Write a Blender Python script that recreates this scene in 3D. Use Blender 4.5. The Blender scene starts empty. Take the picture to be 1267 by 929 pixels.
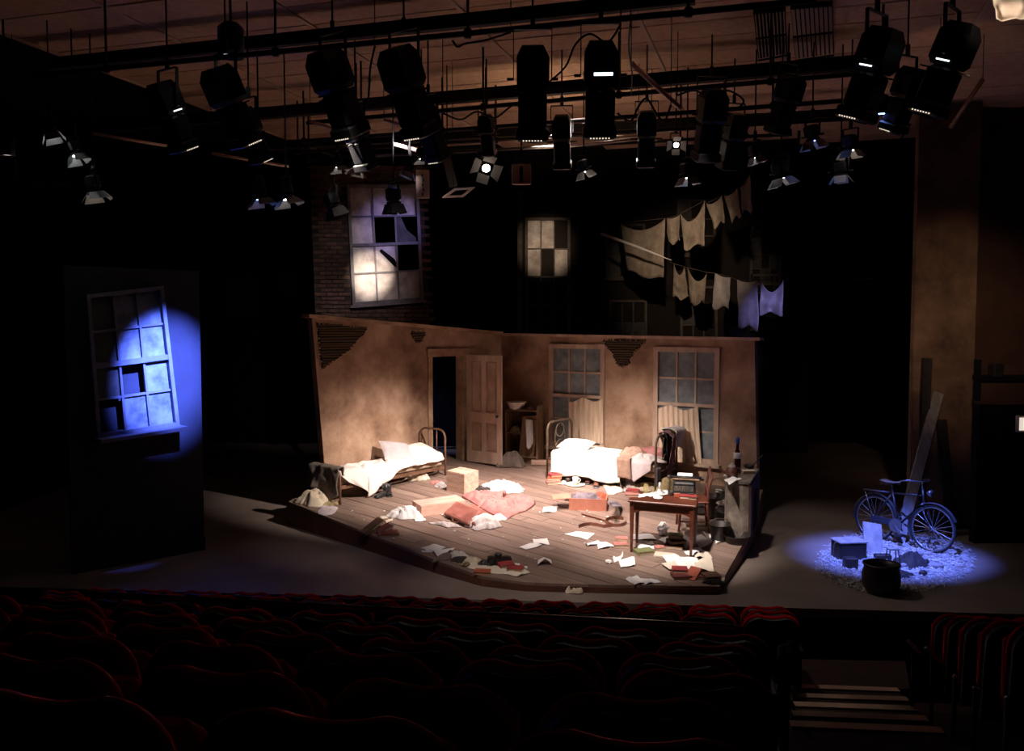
import bpy, math, random
from mathutils import Vector as V, Matrix, noise
random.seed(11)
S = bpy.context.scene
COL = S.collection
PI = math.pi

# ------------------------------------------------------------------ camera
F = 1100.0
PITCH = math.atan(64.5 / F)
CAM = V((0, 0, 3.3))
cd = bpy.data.cameras.new('camera'); cam = bpy.data.objects.new('camera', cd); COL.objects.link(cam)
cd.sensor_fit = 'HORIZONTAL'; cd.sensor_width = 36.0; cd.lens = 36.0 * F / 1267.0
cd.clip_start = 0.05; cd.clip_end = 200
cam.location = CAM; cam.rotation_euler = (PI / 2 - PITCH, 0, 0)
S.camera = cam

# ------------------------------------------------------------------ world, exposure, stage lighting
w = bpy.data.worlds.new('world'); S.world = w; w.use_nodes = True
w.node_tree.nodes['Background'].inputs[0].default_value = (0.0, 0.0, 0.0, 1)
w.node_tree.nodes['Background'].inputs[1].default_value = 0.0
S.view_settings.view_transform = 'Standard'; S.view_settings.look = 'None'
S.view_settings.exposure = 0.0; S.view_settings.gamma = 1.0; S.view_settings.use_curve_mapping = False

def spot(loc, target, energy, color, angle, blend=0.6, radius=0.08):
    d = bpy.data.lights.new('spot_lamp', 'SPOT'); o = bpy.data.objects.new('spot_lamp', d); COL.objects.link(o)
    d.energy = energy; d.color = color; d.spot_size = math.radians(angle); d.spot_blend = blend; d.shadow_soft_size = radius
    o.location = loc
    o.rotation_euler = (V(target) - V(loc)).to_track_quat('-Z', 'Y').to_euler()
    return o
WARM = (1.0, 0.87, 0.79); PINK = (1.0, 0.82, 0.77); WHITE = (1.0, 0.90, 0.84)
BLUE = (0.07, 0.13, 1.0)
# key lights on the room: two from the front bar, one from overhead, one for each bed
spot((3.2, 9.6, 6.1), (-1.8, 15.2, 0.4), 6600, WARM, 29, 1.0, 0.10)
spot((-2.6, 10.4, 6.1), (1.9, 15.2, 0.3), 4500, WARM, 34, 1.0, 0.10)
spot((0.6, 13.2, 6.3), (0.4, 14.4, 0.4), 4300, PINK, 54, 1.0, 0.15)
spot((1.0, 12.6, 6.2), (1.45, 15.9, 0.9), 2900, WHITE, 20, 0.9, 0.10)
spot((-0.6, 12.3, 6.2), (-2.1, 15.6, 0.8), 800, WHITE, 22, 0.9, 0.10)
spot((0.4, 9.0, 6.0), (2.1, 12.4, 0.2), 3300, WHITE, 28, 1.0, 0.10)
# spill from the front bars over the stage apron, the first rows, the stairs and the stained pillar, plus added fills
spot((0.8, 12.2, 6.2), (3.0, 11.0, 0.0), 230, WARM, 60, 1.0, 0.2)
spot((2.5, 9.8, 5.9), (2.3, 7.2, 0.0), 120, WARM, 19, 1.0, 0.1)
spot((4.0, 7.6, 5.6), (7.1, 14.2, 3.2), 560, (1.0, 0.72, 0.50), 30, 1.0, 0.1)
spot((-0.4, 8.2, 5.9), (0.3, 11.4, 0.1), 560, WARM, 34, 1.0, 0.1)
spot((1.5, 13.5, 6.2), (-0.4, 4.6, 1.7), 130, WARM, 44, 1.0, 0.1)  # added from upstage in place of stage bounce on the seat rims
spot((0.6, 13.2, 5.5), (0.7, 13.3, 6.8), 48, (1.0, 0.72, 0.52), 140, 1.0, 0.15)  # added uplight without a fixture, brightens the ceiling tiles
spot((2.4, 13.0, 6.2), (4.7, 13.8, 0.0), 260, WARM, 46, 1.0, 0.15)
spot((-1.5, 8.2, 5.9), (-2.5, 12.8, 0.2), 170, WARM, 22, 1.0, 0.1)
# blue backstage worklight seen through the open door
spot((-3.3, 18.2, 3.6), (-1.7, 19.0, 0.5), 160, (0.30, 0.42, 1.0), 70, 0.6, 0.05)
# far windows and laundry
spot((-1.2, 12.6, 6.0), (-2.9, 18.2, 4.25), 3600, (1.0, 0.84, 0.72), 10.5, 1.0, 0.05)
spot((1.0, 13.5, 6.0), (-2.5, 18.3, 5.2), 900, (0.45, 0.38, 1.0), 15, 1.0, 0.05)
spot((1.2, 15.0, 6.1), (0.85, 22.4, 5.25), 1150, (1.0, 0.76, 0.54), 14, 1.0, 0.05)
spot((2.0, 12.8, 6.0), (3.9, 20.2, 4.7), 1300, (1.0, 0.75, 0.55), 26, 1.0, 0.10)
spot((5.4, 13.4, 6.0), (5.55, 19.6, 3.55), 1000, (0.36, 0.34, 1.0), 10, 1.0, 0.08)
spot((-1.2, 11.5, 6.1), (-3.3, 17.8, 4.2), 900, (0.9, 0.80, 0.85), 26, 1.0, 0.1)
# blue specials: the window on the left, the bicycle on the right
spot((-1.8, 9.6, 6.0), (-4.93, 12.55, 2.48), 36000, (0.11, 0.18, 1.0), 17.5, 1.0, 0.04)
spot((3.9, 10.0, 6.2), (5.25, 12.3, 0.3), 9800, (0.12, 0.19, 1.0), 25, 0.9, 0.05)

spot((-4.75, 11.75, 6.0), (-5.25, 12.0, 0.0), 500, (0.08, 0.12, 1.0), 9, 1.0, 0.05)

# ------------------------------------------------------------------ pixel rays to real surfaces
cs, sn = math.cos(PITCH), math.sin(PITCH)
def ray(px, py):
    dx = (px - 633.5) / F; dy = (464.5 - py) / F
    return V((dx, cs + dy * sn, -sn + dy * cs))
def at(px, py, Y):
    d = ray(px, py); return CAM + d * (Y / d.y)
def plane(px, py, p0, n):
    d = ray(px, py); n = V(n); return CAM + d * ((V(p0) - CAM).dot(n) / d.dot(n))
def G(px, py, z=0.0): return plane(px, py, (0, 0, z), (0, 0, 1))
RAKE = 0.075
RN = V((0, -RAKE, 1)).normalized()
def RU(px, py, h): return R(px, py) + V((0, 0, h))
def RK(x, y): return 0.12 + RAKE * (y - 10.93)
def R(px, py, h=0.0): return plane(px, py, (0, 10.93, 0.12 + h), (0, -RAKE, 1))
def RP(x, y, h=0.0): return V((x, y, RK(x, y) + h))
RROT = Matrix.Rotation(math.atan(RAKE), 3, 'X')

# ------------------------------------------------------------------ mesh builder
class MB:
    def __init__(s): s.v = []; s.f = []
    def add(s, vs, fs, M=None):
        o = len(s.v)
        for p in vs:
            p = V(p); s.v.append(M @ p if M is not None else p)
        for f in fs: s.f.append(tuple(i + o for i in f))
        return s
    def hexa(s, p):
        return s.add(p, [(3, 2, 1, 0), (4, 5, 6, 7), (0, 1, 5, 4), (1, 2, 6, 5), (2, 3, 7, 6), (3, 0, 4, 7)])
    def box(s, c, d, M=None):
        x, y, z = c; a, b, e = d[0] / 2, d[1] / 2, d[2] / 2
        p = [V((x - a, y - b, z - e)), V((x + a, y - b, z - e)), V((x + a, y + b, z - e)), V((x - a, y + b, z - e)),
             V((x - a, y - b, z + e)), V((x + a, y - b, z + e)), V((x + a, y + b, z + e)), V((x - a, y + b, z + e))]
        if M is not None: p = [M @ q for q in p]
        return s.hexa(p)
    def rbox(s, c, d, r=0.02, M=None):
        # box whose vertical edges and top edge are chamfered
        x, y, z = c; a, b, e = d[0] / 2, d[1] / 2, d[2] / 2
        def ring(i, zz):
            A, B = a - i, b - i; q = min(r, A * .9, B * .9)
            return [V((x + u, y + v, zz)) for u, v in ((-A + q, -B), (A - q, -B), (A, -B + q), (A, B - q), (A - q, B), (-A + q, B), (-A, B - q), (-A, -B + q))]
        rings = [ring(r, z - e), ring(0, z - e + r), ring(0, z + e - r), ring(r, z + e)]
        vs = [p for g in rings for p in g]; n = 8
        fs = [tuple(reversed(range(8))), tuple(range(24, 32))]
        for k in range(3):
            for i in range(n): fs.append((k * n + i, k * n + (i + 1) % n, (k + 1) * n + (i + 1) % n, (k + 1) * n + i))
        return s.add(vs, fs, M)
    def bar(s, a, b, w, h, up=(0, 0, 1)):
        a, b = V(a), V(b); d = (b - a).normalized(); up = V(up)
        x = d.cross(up)
        if x.length < 1e-4: x = d.cross(V((0, 1, 0)))
        x.normalize(); z = x.cross(d).normalized(); x *= w / 2; z *= h / 2
        return s.hexa([a - x - z, a + x - z, b + x - z, b - x - z, a - x + z, a + x + z, b + x + z, b - x + z])
    def tube(s, pts, r, n=8, closed=False):
        pts = [V(p) for p in pts]; m = len(pts); o = len(s.v)
        rr = r if isinstance(r, (list, tuple)) else [r] * m
        up = None
        for i, p in enumerate(pts):
            if closed: t = pts[(i + 1) % m] - pts[i - 1]
            else: t = pts[min(i + 1, m - 1)] - pts[max(i - 1, 0)]
            t.normalize()
            if up is None:
                up = V((0, 0, 1)) if abs(t.z) < .9 else V((1, 0, 0))
            up = (up - t * up.dot(t))
            if up.length < 1e-5: up = t.orthogonal()
            up.normalize(); sd = t.cross(up)
            for k in range(n):
                a = 2 * PI * k / n; s.v.append(p + (up * math.cos(a) + sd * math.sin(a)) * rr[i])
        for i in range(m if closed else m - 1):
            j = (i + 1) % m
            for k in range(n):
                l = (k + 1) % n; s.f.append((o + i * n + k, o + i * n + l, o + j * n + l, o + j * n + k))
        if not closed:
            s.f.append(tuple(o + k for k in reversed(range(n)))); s.f.append(tuple(o + (m - 1) * n + k for k in range(n)))
        return s
    def lathe(s, prof, n=20, M=None, cap=True):
        o = len(s.v)
        for r, z in prof:
            for k in range(n):
                a = 2 * PI * k / n; p = V((r * math.cos(a), r * math.sin(a), z)); s.v.append(M @ p if M is not None else p)
        m = len(prof)
        for i in range(m - 1):
            for k in range(n):
                l = (k + 1) % n; s.f.append((o + i * n + k, o + i * n + l, o + (i + 1) * n + l, o + (i + 1) * n + k))
        if cap:
            s.f.append(tuple(o + k for k in reversed(range(n)))); s.f.append(tuple(o + (m - 1) * n + k for k in range(n)))
        return s
    def prism(s, poly, off):
        n = len(poly); off = V(off); p = [V(q) for q in poly]
        return s.add(p + [q + off for q in p], [tuple(reversed(range(n))), tuple(range(n, 2 * n))] + [(i, (i + 1) % n, n + (i + 1) % n, n + i) for i in range(n)])
    def grid(s, fn, nu, nv):
        o = len(s.v)
        for j in range(nv + 1):
            for i in range(nu + 1): s.v.append(V(fn(i / nu, j / nv)))
        for j in range(nv):
            for i in range(nu):
                a = o + j * (nu + 1) + i; s.f.append((a, a + 1, a + nu + 2, a + nu + 1))
        return s
    def ball(s, c, r, n=12, m=8):
        c = V(c); r = V(r) if hasattr(r, '__len__') else V((r, r, r)); o = len(s.v)
        for j in range(m + 1):
            t = PI * j / m
            for k in range(n):
                a = 2 * PI * k / n; s.v.append(c + V((r.x * math.sin(t) * math.cos(a), r.y * math.sin(t) * math.sin(a), -r.z * math.cos(t))))
        for j in range(m):
            for k in range(n):
                l = (k + 1) % n; s.f.append((o + j * n + k, o + j * n + l, o + (j + 1) * n + l, o + (j + 1) * n + k))
        return s

def base(o):
    p = V((0, 0, 0))
    while o: p += o.location; o = o.parent
    return p
def obj(name, mb, m, parent=None, smooth=False, local=False):
    me = bpy.data.meshes.new(name)
    off = V((0, 0, 0)) if (local or parent is None) else base(parent)
    me.from_pydata([tuple(p - off) for p in mb.v], [], mb.f); me.update()
    if m: me.materials.append(m)
    if smooth: me.polygons.foreach_set('use_smooth', [True] * len(me.polygons))
    o = bpy.data.objects.new(name, me); COL.objects.link(o)
    if parent: o.parent = parent
    return o
def tag(o, label, cat, group=None):
    o['label'] = label; o['category'] = cat
    if group: o['group'] = group
    return o
def thing(name, label, cat, loc=(0, 0, 0), rz=0.0, group=None, rake=False):
    o = bpy.data.objects.new(name, None); COL.objects.link(o); o.location = loc
    m = Matrix.Rotation(rz, 3, 'Z')
    if rake: m = RROT @ m
    o.rotation_euler = m.to_euler()
    o.empty_display_size = .1
    return tag(o, label, cat, group)
def struct(name, mb, m, parent=None, smooth=False):
    o = obj(name, mb, m, parent, smooth)
    if not parent: o['kind'] = 'structure'
    return o
def recentre(o):
    # put the origin of a one-mesh thing at its base centre
    me = o.data
    n = len(me.vertices); c = V((0, 0, 0)); z = 1e9
    for v in me.vertices: c += v.co; z = min(z, v.co.z)
    c /= n; c.z = z
    me.transform(Matrix.Translation(-c)); o.location = c
    return o
def dup(root, label=None, loc=None, rot=None, group=None):
    r = root.copy(); COL.objects.link(r)
    if label: r['label'] = label
    if group: r['group'] = group
    if loc is not None: r.location = loc
    if rot is not None: r.rotation_euler = rot
    for ch in root.children:
        c = ch.copy(); COL.objects.link(c); c.parent = r
        for g in ch.children:
            d = g.copy(); COL.objects.link(d); d.parent = c
    return r

# ------------------------------------------------------------------ materials
def lin(c):
    f = lambda x: (x / 12.92 if x <= .04045 else ((x + .055) / 1.055) ** 2.4)
    return tuple(f(x / 255.0) for x in c) + (1,)
def mat(name, c1, c2=None, rough=.8, metal=0.0, scale=4.0, stretch=(1, 1, 1), bump=0.0, lo=.35, hi=.65, rand=0.0, c3=None, detail=6, spec=.5, sheen=0, wave=0):
    m = bpy.data.materials.new(name); m.use_nodes = True; t = m.node_tree; N = t.nodes; L = t.links
    b = N['Principled BSDF']; b.inputs['Roughness'].default_value = rough; b.inputs['Metallic'].default_value = metal
    b.inputs['Specular IOR Level'].default_value = spec
    b.inputs['Base Color'].default_value = lin(c1)
    if sheen: b.inputs['Sheen Weight'].default_value = sheen
    if c2 or bump:
        tc = N.new('ShaderNodeTexCoord'); mp = N.new('ShaderNodeMapping'); mp.inputs['Scale'].default_value = stretch
        oi = N.new('ShaderNodeObjectInfo')
        va = N.new('ShaderNodeVectorMath'); va.operation = 'ADD'
        sc = N.new('ShaderNodeVectorMath'); sc.operation = 'SCALE'; sc.inputs['Scale'].default_value = 13.0
        cx = N.new('ShaderNodeCombineXYZ'); L.new(oi.outputs['Random'], cx.inputs[0]); L.new(oi.outputs['Random'], cx.inputs[1])
        L.new(cx.outputs[0], sc.inputs[0]); L.new(tc.outputs['Object'], mp.inputs[0])
        L.new(mp.outputs[0], va.inputs[0]); L.new(sc.outputs[0], va.inputs[1])
        nz = N.new('ShaderNodeTexNoise'); nz.inputs['Scale'].default_value = scale; nz.inputs['Detail'].default_value = detail
        nz.inputs['Roughness'].default_value = .62
        L.new(va.outputs[0], nz.inputs['Vector'])
        cr = N.new('ShaderNodeValToRGB'); e = cr.color_ramp.elements
        e[0].position = lo; e[0].color = lin(c1); e[1].position = hi; e[1].color = lin(c2 or c1)
        if c3:
            q = cr.color_ramp.elements.new((lo + hi) / 2); q.color = lin(c3)
        L.new(nz.outputs['Fac'], cr.inputs['Fac']); out = cr.outputs[0]
        if rand:
            hs = N.new('ShaderNodeHueSaturation'); mr = N.new('ShaderNodeMapRange')
            mr.inputs['To Min'].default_value = 1 - rand; mr.inputs['To Max'].default_value = 1 + rand
            L.new(oi.outputs['Random'], mr.inputs['Value']); L.new(mr.outputs[0], hs.inputs['Value']); L.new(out, hs.inputs['Color']); out = hs.outputs[0]
        L.new(out, b.inputs['Base Color'])
        if bump:
            n2 = N.new('ShaderNodeTexNoise'); n2.inputs['Scale'].default_value = scale * 5; n2.inputs['Detail'].default_value = 5
            L.new(va.outputs[0], n2.inputs['Vector'])
            bp = N.new('ShaderNodeBump'); bp.inputs['Strength'].default_value = bump; bp.inputs['Distance'].default_value = .02
            L.new(n2.outputs['Fac'], bp.inputs['Height']); L.new(bp.outputs[0], b.inputs['Normal'])
    return m
def emit(name, c, s):
    m = bpy.data.materials.new(name); m.use_nodes = True; b = m.node_tree.nodes['Principled BSDF']
    b.inputs['Base Color'].default_value = (0, 0, 0, 1); b.inputs['Emission Color'].default_value = tuple(c) + (1,); b.inputs['Emission Strength'].default_value = s
    return m
def glass(name, tint, alpha):
    m = bpy.data.materials.new(name); m.use_nodes = True; b = m.node_tree.nodes['Principled BSDF']
    b.inputs['Base Color'].default_value = lin(tint); b.inputs['Roughness'].default_value = .25; b.inputs['Alpha'].default_value = alpha
    return m
M_ = dict(
 black=mat('black_paint', (10, 9, 9), rough=.9, spec=.2),
 drape=mat('black_drape', (7, 6, 7), (12, 10, 11), rough=1, scale=2, spec=.1),
 stage=mat('stage_floor_paint', (112, 98, 90), (138, 122, 112), rough=.55, scale=.9, bump=.05, lo=.3, hi=.7),
 carpet=mat('dark_carpet', (46, 28, 22), (62, 38, 28), rough=1, scale=8, bump=.2),
 plank=mat('old_floorboard', (110, 86, 74), (150, 126, 112), rough=.7, scale=1.1, stretch=(6, .7, 1), bump=.10, rand=.15, lo=.25, hi=.75),
 fascia=mat('platform_edge', (112, 66, 52), (80, 46, 36), rough=.7, scale=2, bump=.1),
 plaster=mat('aged_plaster', (98, 70, 54), (190, 157, 132), rough=.92, scale=1.15, bump=.14, lo=.30, hi=.62, c3=(154, 120, 96), detail=9),
 lath=mat('lath_wood', (62, 48, 34), (96, 76, 54), rough=.9, scale=6, stretch=(.3, .3, 3)),
 lathshade=mat('lath_shade_panel', (24, 18, 13), rough=1),
 trimwood=mat('worn_trim', (140, 108, 82), (188, 156, 128), rough=.7, scale=3, bump=.1),
 paledoor=mat('worn_door_paint', (166, 136, 116), (206, 178, 158), rough=.65, scale=2.2, stretch=(2, 2, .6), bump=.08, lo=.3),
 doorpanel=mat('door_panel_paint', (158, 128, 108), (196, 168, 148), rough=.65, scale=2.2, bump=.08),
 pane=mat('dusty_pane', (86, 92, 98), (150, 156, 158), rough=.4, scale=5, stretch=(1, 1, 1.2), lo=.3, hi=.75),
 litpane=mat('frosted_pane', (150, 138, 132), (214, 204, 196), rough=.8, scale=3, bump=.05),
 darkpane=mat('dim_pane', (34, 32, 34), (72, 68, 66), rough=.6, scale=4),
 bluepane=mat('smeared_pane', (70, 74, 88), (120, 124, 138), rough=.5, scale=4),
 greyframe=mat('grey_frame', (92, 88, 92), (120, 116, 120), rough=.7, scale=5),
 dimframe=mat('dim_frame', (70, 62, 56), (96, 86, 78), rough=.8, scale=5),
 facade=mat('dark_facade_paint', (24, 17, 13), (36, 26, 20), rough=.95, scale=1.2, bump=.1),
 brick=mat('old_brick', (66, 48, 40), (98, 72, 60), rough=.95, scale=8, bump=.3, rand=.25),
 mortar=mat('mortar', (48, 40, 36), rough=1),
 bluewall=mat('painted_flat', (28, 28, 38), (38, 38, 50), rough=.9, scale=2, bump=.06),
 sheet=mat('white_linen', (226, 216, 206), (240, 232, 224), rough=.9, scale=6, bump=.05),
 cream=mat('cream_sheet', (224, 206, 196), (238, 224, 216), rough=.9, scale=4, bump=.05),
 pillow=mat('grey_pillow', (180, 166, 162), (198, 186, 182), rough=.95, scale=6),
 pillow2=mat('mauve_pillow', (184, 168, 168), (200, 186, 186), rough=.95, scale=6),
 iron=mat('rusty_iron', (104, 74, 56), (140, 104, 82), rough=.55, metal=.4, scale=9),
 iron2=mat('brassy_iron', (86, 72, 60), (120, 104, 88), rough=.5, metal=.5, scale=9),
 mattress=mat('ticking', (166, 142, 118), (188, 164, 140), rough=.95, scale=8),
 darkwood=mat('dark_varnish', (74, 34, 20), (104, 52, 32), rough=.38, scale=3, stretch=(1, 6, 6)),
 chairwood=mat('chair_wood', (92, 46, 34), (118, 62, 46), rough=.5, scale=4, stretch=(4, 4, .6)),
 crate=mat('pine_crate', (180, 142, 122), (210, 178, 158), rough=.8, scale=3, stretch=(1, 5, 5), rand=.08, bump=.1),
 pinkcrate=mat('rosy_crate', (196, 148, 130), (216, 172, 156), rough=.8, scale=3, stretch=(1, 5, 5), rand=.08),
 leather=mat('red_leather', (132, 76, 66), (164, 104, 92), rough=.5, scale=5, bump=.1),
 pinkcloth=mat('pink_blanket', (156, 96, 92), (178, 122, 116), rough=.98, scale=5, bump=.1),
 whitecloth=mat('white_cloth', (196, 188, 184), (218, 210, 206), rough=.95, scale=5),
 creamcloth=mat('cream_cloth', (190, 172, 146), (216, 200, 178), rough=.95, scale=5),
 greycloth=mat('slate_cloth', (112, 100, 108), (138, 126, 132), rough=.98, scale=6),
 browncloth=mat('brown_wool', (134, 104, 88), (166, 134, 116), rough=1, scale=7, bump=.2),
 darkcloth=mat('dark_wool', (40, 34, 32), (62, 54, 50), rough=1, scale=7),
 olivecloth=mat('olive_cloth', (122, 106, 74), (158, 140, 104), rough=1, scale=7),
 taupe=mat('taupe_blanket', (98, 86, 77), (124, 111, 100), rough=1, scale=4, bump=.1),
 plum=mat('plum_scarf', (116, 80, 86), (136, 98, 102), rough=1, scale=7),
 navy=mat('navy_cloth', (84, 78, 88), (104, 98, 106), rough=1, scale=5),
 card=mat('cardboard', (194, 122, 100), (210, 140, 118), rough=.9, scale=5),
 paper=mat('paper', (226, 220, 214), (240, 236, 232), rough=.9, scale=3),
 oldpaper=mat('old_paper', (206, 190, 168), (224, 210, 190), rough=.95, scale=3),
 pages=mat('page_edges', (206, 190, 160), (186, 168, 138), rough=.95, scale=20, stretch=(.2, .2, 8)),
 redbook=mat('red_bookcloth', (142, 42, 44), (160, 58, 58), rough=.7, scale=9),
 maroon=mat('maroon_bookcloth', (92, 36, 34), (112, 50, 46), rough=.75, scale=9),
 rustbook=mat('rust_bookcloth', (160, 74, 46), (178, 92, 62), rough=.75, scale=9),
 greenbook=mat('green_bookcloth', (104, 106, 66), (126, 126, 84), rough=.75, scale=9),
 pinkbook=mat('faded_bookcloth', (176, 108, 98), (190, 126, 116), rough=.75, scale=9),
 brownbook=mat('brown_bookcloth', (84, 56, 40), (104, 72, 54), rough=.75, scale=9),
 shoe=mat('brown_shoe', (96, 56, 44), (120, 74, 58), rough=.45, scale=6),
 blackleather=mat('black_leather', (26, 23, 23), (40, 36, 36), rough=.4, scale=6),
 enamel=mat('white_enamel', (232, 224, 214), rough=.3),
 china=mat('white_china', (228, 220, 212), rough=.3),
 potmetal=mat('dark_pot', (52, 46, 44), (72, 64, 60), rough=.45, metal=.5, scale=6),
 shelfwood=mat('old_shelf', (112, 84, 60), (142, 112, 86), rough=.8, scale=3, stretch=(2, 2, .5)),
 concrete=mat('sooty_render', (60, 54, 50), (168, 152, 136), rough=.95, scale=3.2, bump=.25, lo=.3, hi=.7, c3=(124, 110, 98)),
 mantel=mat('plum_mantel', (66, 42, 42), (86, 56, 54), rough=.6, scale=3),
 wineglass=mat('dark_red_bottle', (70, 14, 18), rough=.15),
 bluecap=mat('blue_wrapper', (40, 90, 170), rough=.5),
 curtain=mat('yellowed_net', (200, 172, 146), (226, 202, 178), rough=1, scale=4, stretch=(5, 5, .4)),
 tile=mat('ceiling_tile', (186, 150, 120), (204, 166, 134), rough=.95, scale=10, bump=.15, rand=.06),
 tbar=mat('grid_bar', (190, 160, 134), rough=.6),
 pipe=mat('lighting_pipe', (46, 38, 34), rough=.5, metal=.5),
 brightpipe=mat('bare_steel_pipe', (222, 196, 176), rough=.45, metal=.0),
 beam=mat('painted_beam', (16, 13, 12), rough=.8),
 lantern=mat('lantern_black', (14, 13, 14), rough=.5, metal=.2),
 blueframe=mat('blue_flat_frame', (86, 86, 102), (102, 102, 118), rough=.6, scale=4),
 doorlit=mat('barn_door_lit_grey', (132, 128, 124), rough=.5),  # lamplight on the black doors is put into this grey
 frame=mat('colour_frame', (222, 198, 180), rough=.6),
 cable=mat('cable_rubber', (10, 9, 9), rough=.6),
 velvet=mat('red_velvet', (176, 12, 22), (200, 18, 28), rough=.9, scale=12, spec=.1),
 shell=mat('seat_shell', (16, 12, 12), rough=.6),
 rail=mat('varnished_rail', (130, 104, 92), rough=.25, metal=.7),
 nosing=mat('pale_nosing', (176, 140, 112), (196, 160, 130), rough=.7, scale=6),
 pillar=mat('stained_pillar', (56, 40, 30), (132, 102, 78), rough=.95, scale=1.6, bump=.15, lo=.25, hi=.65, c3=(104, 78, 58), detail=9),
 balcony=mat('balcony_panel', (60, 36, 26), (76, 48, 34), rough=.6, scale=2),
 board=mat('weathered_board', (120, 112, 108), (150, 142, 136), rough=.8, scale=3, stretch=(4, 4, .4)),
 rubble=mat('pale_rubble', (150, 144, 140), (210, 204, 200), rough=.95, scale=9),
 chrome=mat('dull_chrome', (150, 150, 154), rough=.3, metal=.8),
 tyre=mat('tyre_rubber', (24, 22, 22), rough=.8),
 bikepaint=mat('bike_paint', (40, 36, 38), rough=.35),
 laundry=mat('grey_laundry', (136, 122, 106), (170, 156, 138), rough=1, scale=5),
 laundry2=mat('pale_laundry', (170, 162, 158), (200, 192, 188), rough=1, scale=4),
 shadecloth=mat('pale_fabric', (214, 190, 166), (232, 210, 190), rough=.95, scale=6, bump=.1),
 vent=mat('vent_metal', (168, 142, 120), rough=.5),
 sign=emit('lit_sign', (1.0, .85, .75), .75),
 lens_white=emit('lamp_lens_white', (.85, .95, 1.0), 22),
 lens_warm=emit('lamp_lens_warm', (1.0, .86, .70), 22),
 lens_blue=emit('lamp_lens_blue', (.18, .32, 1.0), 16),
 lens_dark=mat('lens_unlit', (30, 32, 36), rough=.1),
 leak=emit('lamp_leak', (.80, .93, 1.0), 2.2),
 leakwarm=emit('lamp_leak_warm', (1.0, .85, .68), 1.0),
)
# ------------------------------------------------------------------ the theatre shell
def lerp(a, b, t): return a + (b - a) * t
fl = MB()
edge = [G(x, 726 + .0267 * x) for x in (0, 300, 634, 950, 1267)]
poly = [V((-9, edge[0].y + .25, 0))] + edge + [V((9.5, edge[-1].y - .15, 0)), V((9.5, 24.5, 0)), V((-9, 24.5, 0))]
fl.prism([p + V((0, 0, -.1)) for p in poly], (0, 0, .1))
struct('floor', fl, M_['stage'])
ap = MB()
fe = poly[:7]
for a, b in zip(fe[:-1], fe[1:]):
    ap.hexa([a + V((0, .02, -1.3)), b + V((0, .02, -1.3)), b + V((0, .10, -1.3)), a + V((0, .10, -1.3)),
             a + V((0, .02, -.1)), b + V((0, .02, -.1)), b + V((0, .10, -.1)), a + V((0, .10, -.1))])
struct('trim_1', ap, M_['black'])
for nm, c, d in (('wall_back', (.25, 24.6, 3.2), (18.7, .2, 7.6)), ('wall_left', (-9.1, 14, 3.0), (.2, 22, 8.0)), ('wall_right', (9.6, 14, 3.0), (.2, 22, 8.0))):
    struct(nm, MB().box(c, d), M_['drape'])

# ceiling: dark slab, lay-in tiles and grid bars turned with the house axis
TH = math.radians(17.0)
AX = V((math.sin(TH), math.cos(TH), 0)); CX = V((math.cos(TH), -math.sin(TH), 0))
CZ = 6.80
ceil = struct('ceiling', MB().box((.25, 14, CZ + .15), (18.7, 22, .16)), M_['black'])
TM = Matrix.Rotation(-TH, 3, 'Z')
tm = None
TW, TD = 1.86, .60
org = V((1.02, 9.0, CZ)) - AX * 1.2
for i in range(-4, 4):
    for j in range(0, 23):
        c = org + CX * ((i + .5) * TW) + AX * ((j + .5) * TD)
        if abs(c.x) > 8.2 or c.y < 8.0 or c.y > 17.6: continue
        if tm is None:
            o = obj('ceiling_tile', MB().rbox((0, 0, 0), (TW - .05, TD - .022, .03), .006, TM), M_['tile'], ceil, local=True); tm = o.data
        else:
            o = bpy.data.objects.new('ceiling_tile', tm); COL.objects.link(o); o.parent = ceil
        o.location = c + V((0, 0, .012 + random.uniform(-.003, .003)))
for i in range(-4, 5):
    a = org + CX * (i * TW); b = a + AX * 9.4
    obj('grid_bar', MB().bar(a + V((0, 0, -.004)), b + V((0, 0, -.004)), .05, .03), M_['tbar'], ceil)

# stained pillar on the right, brown wall behind the side balcony
PY = 14.2
x0, x1 = at(1131, 400, PY).x, at(1207, 400, PY).x
struct('wall_pillar', MB().box(((x0 + x1) / 2, PY + .06, 3.38), (x1 - x0, .12, 6.76)), M_['pillar'])
struct('wall_side', MB().box(((x1 + 9.5) / 2, PY + .6, 3.38), (9.5 - x1, .3, 6.76)), M_['balcony'])

# ------------------------------------------------------------------ auditorium tiers, landing, aisle stairs
RY = math.radians(9.0)
RD = V((math.cos(RY), -math.sin(RY), 0)); RF = V((math.sin(RY), math.cos(RY), 0))
def tier(name, D, ztop, xa, xb, d0=-.5, d1=.2):
    zf = ztop - .95
    o = V((0, D, 0))
    a, b = o + RD * xa, o + RD * xb
    m = MB()
    p = [a + RF * d0, b + RF * d0, b + RF * d1, a + RF * d1]
    m.prism([V((q.x, q.y, -1.5)) for q in p], (0, 0, zf + 1.5))
    return struct(name, m, M_['carpet'])

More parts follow.
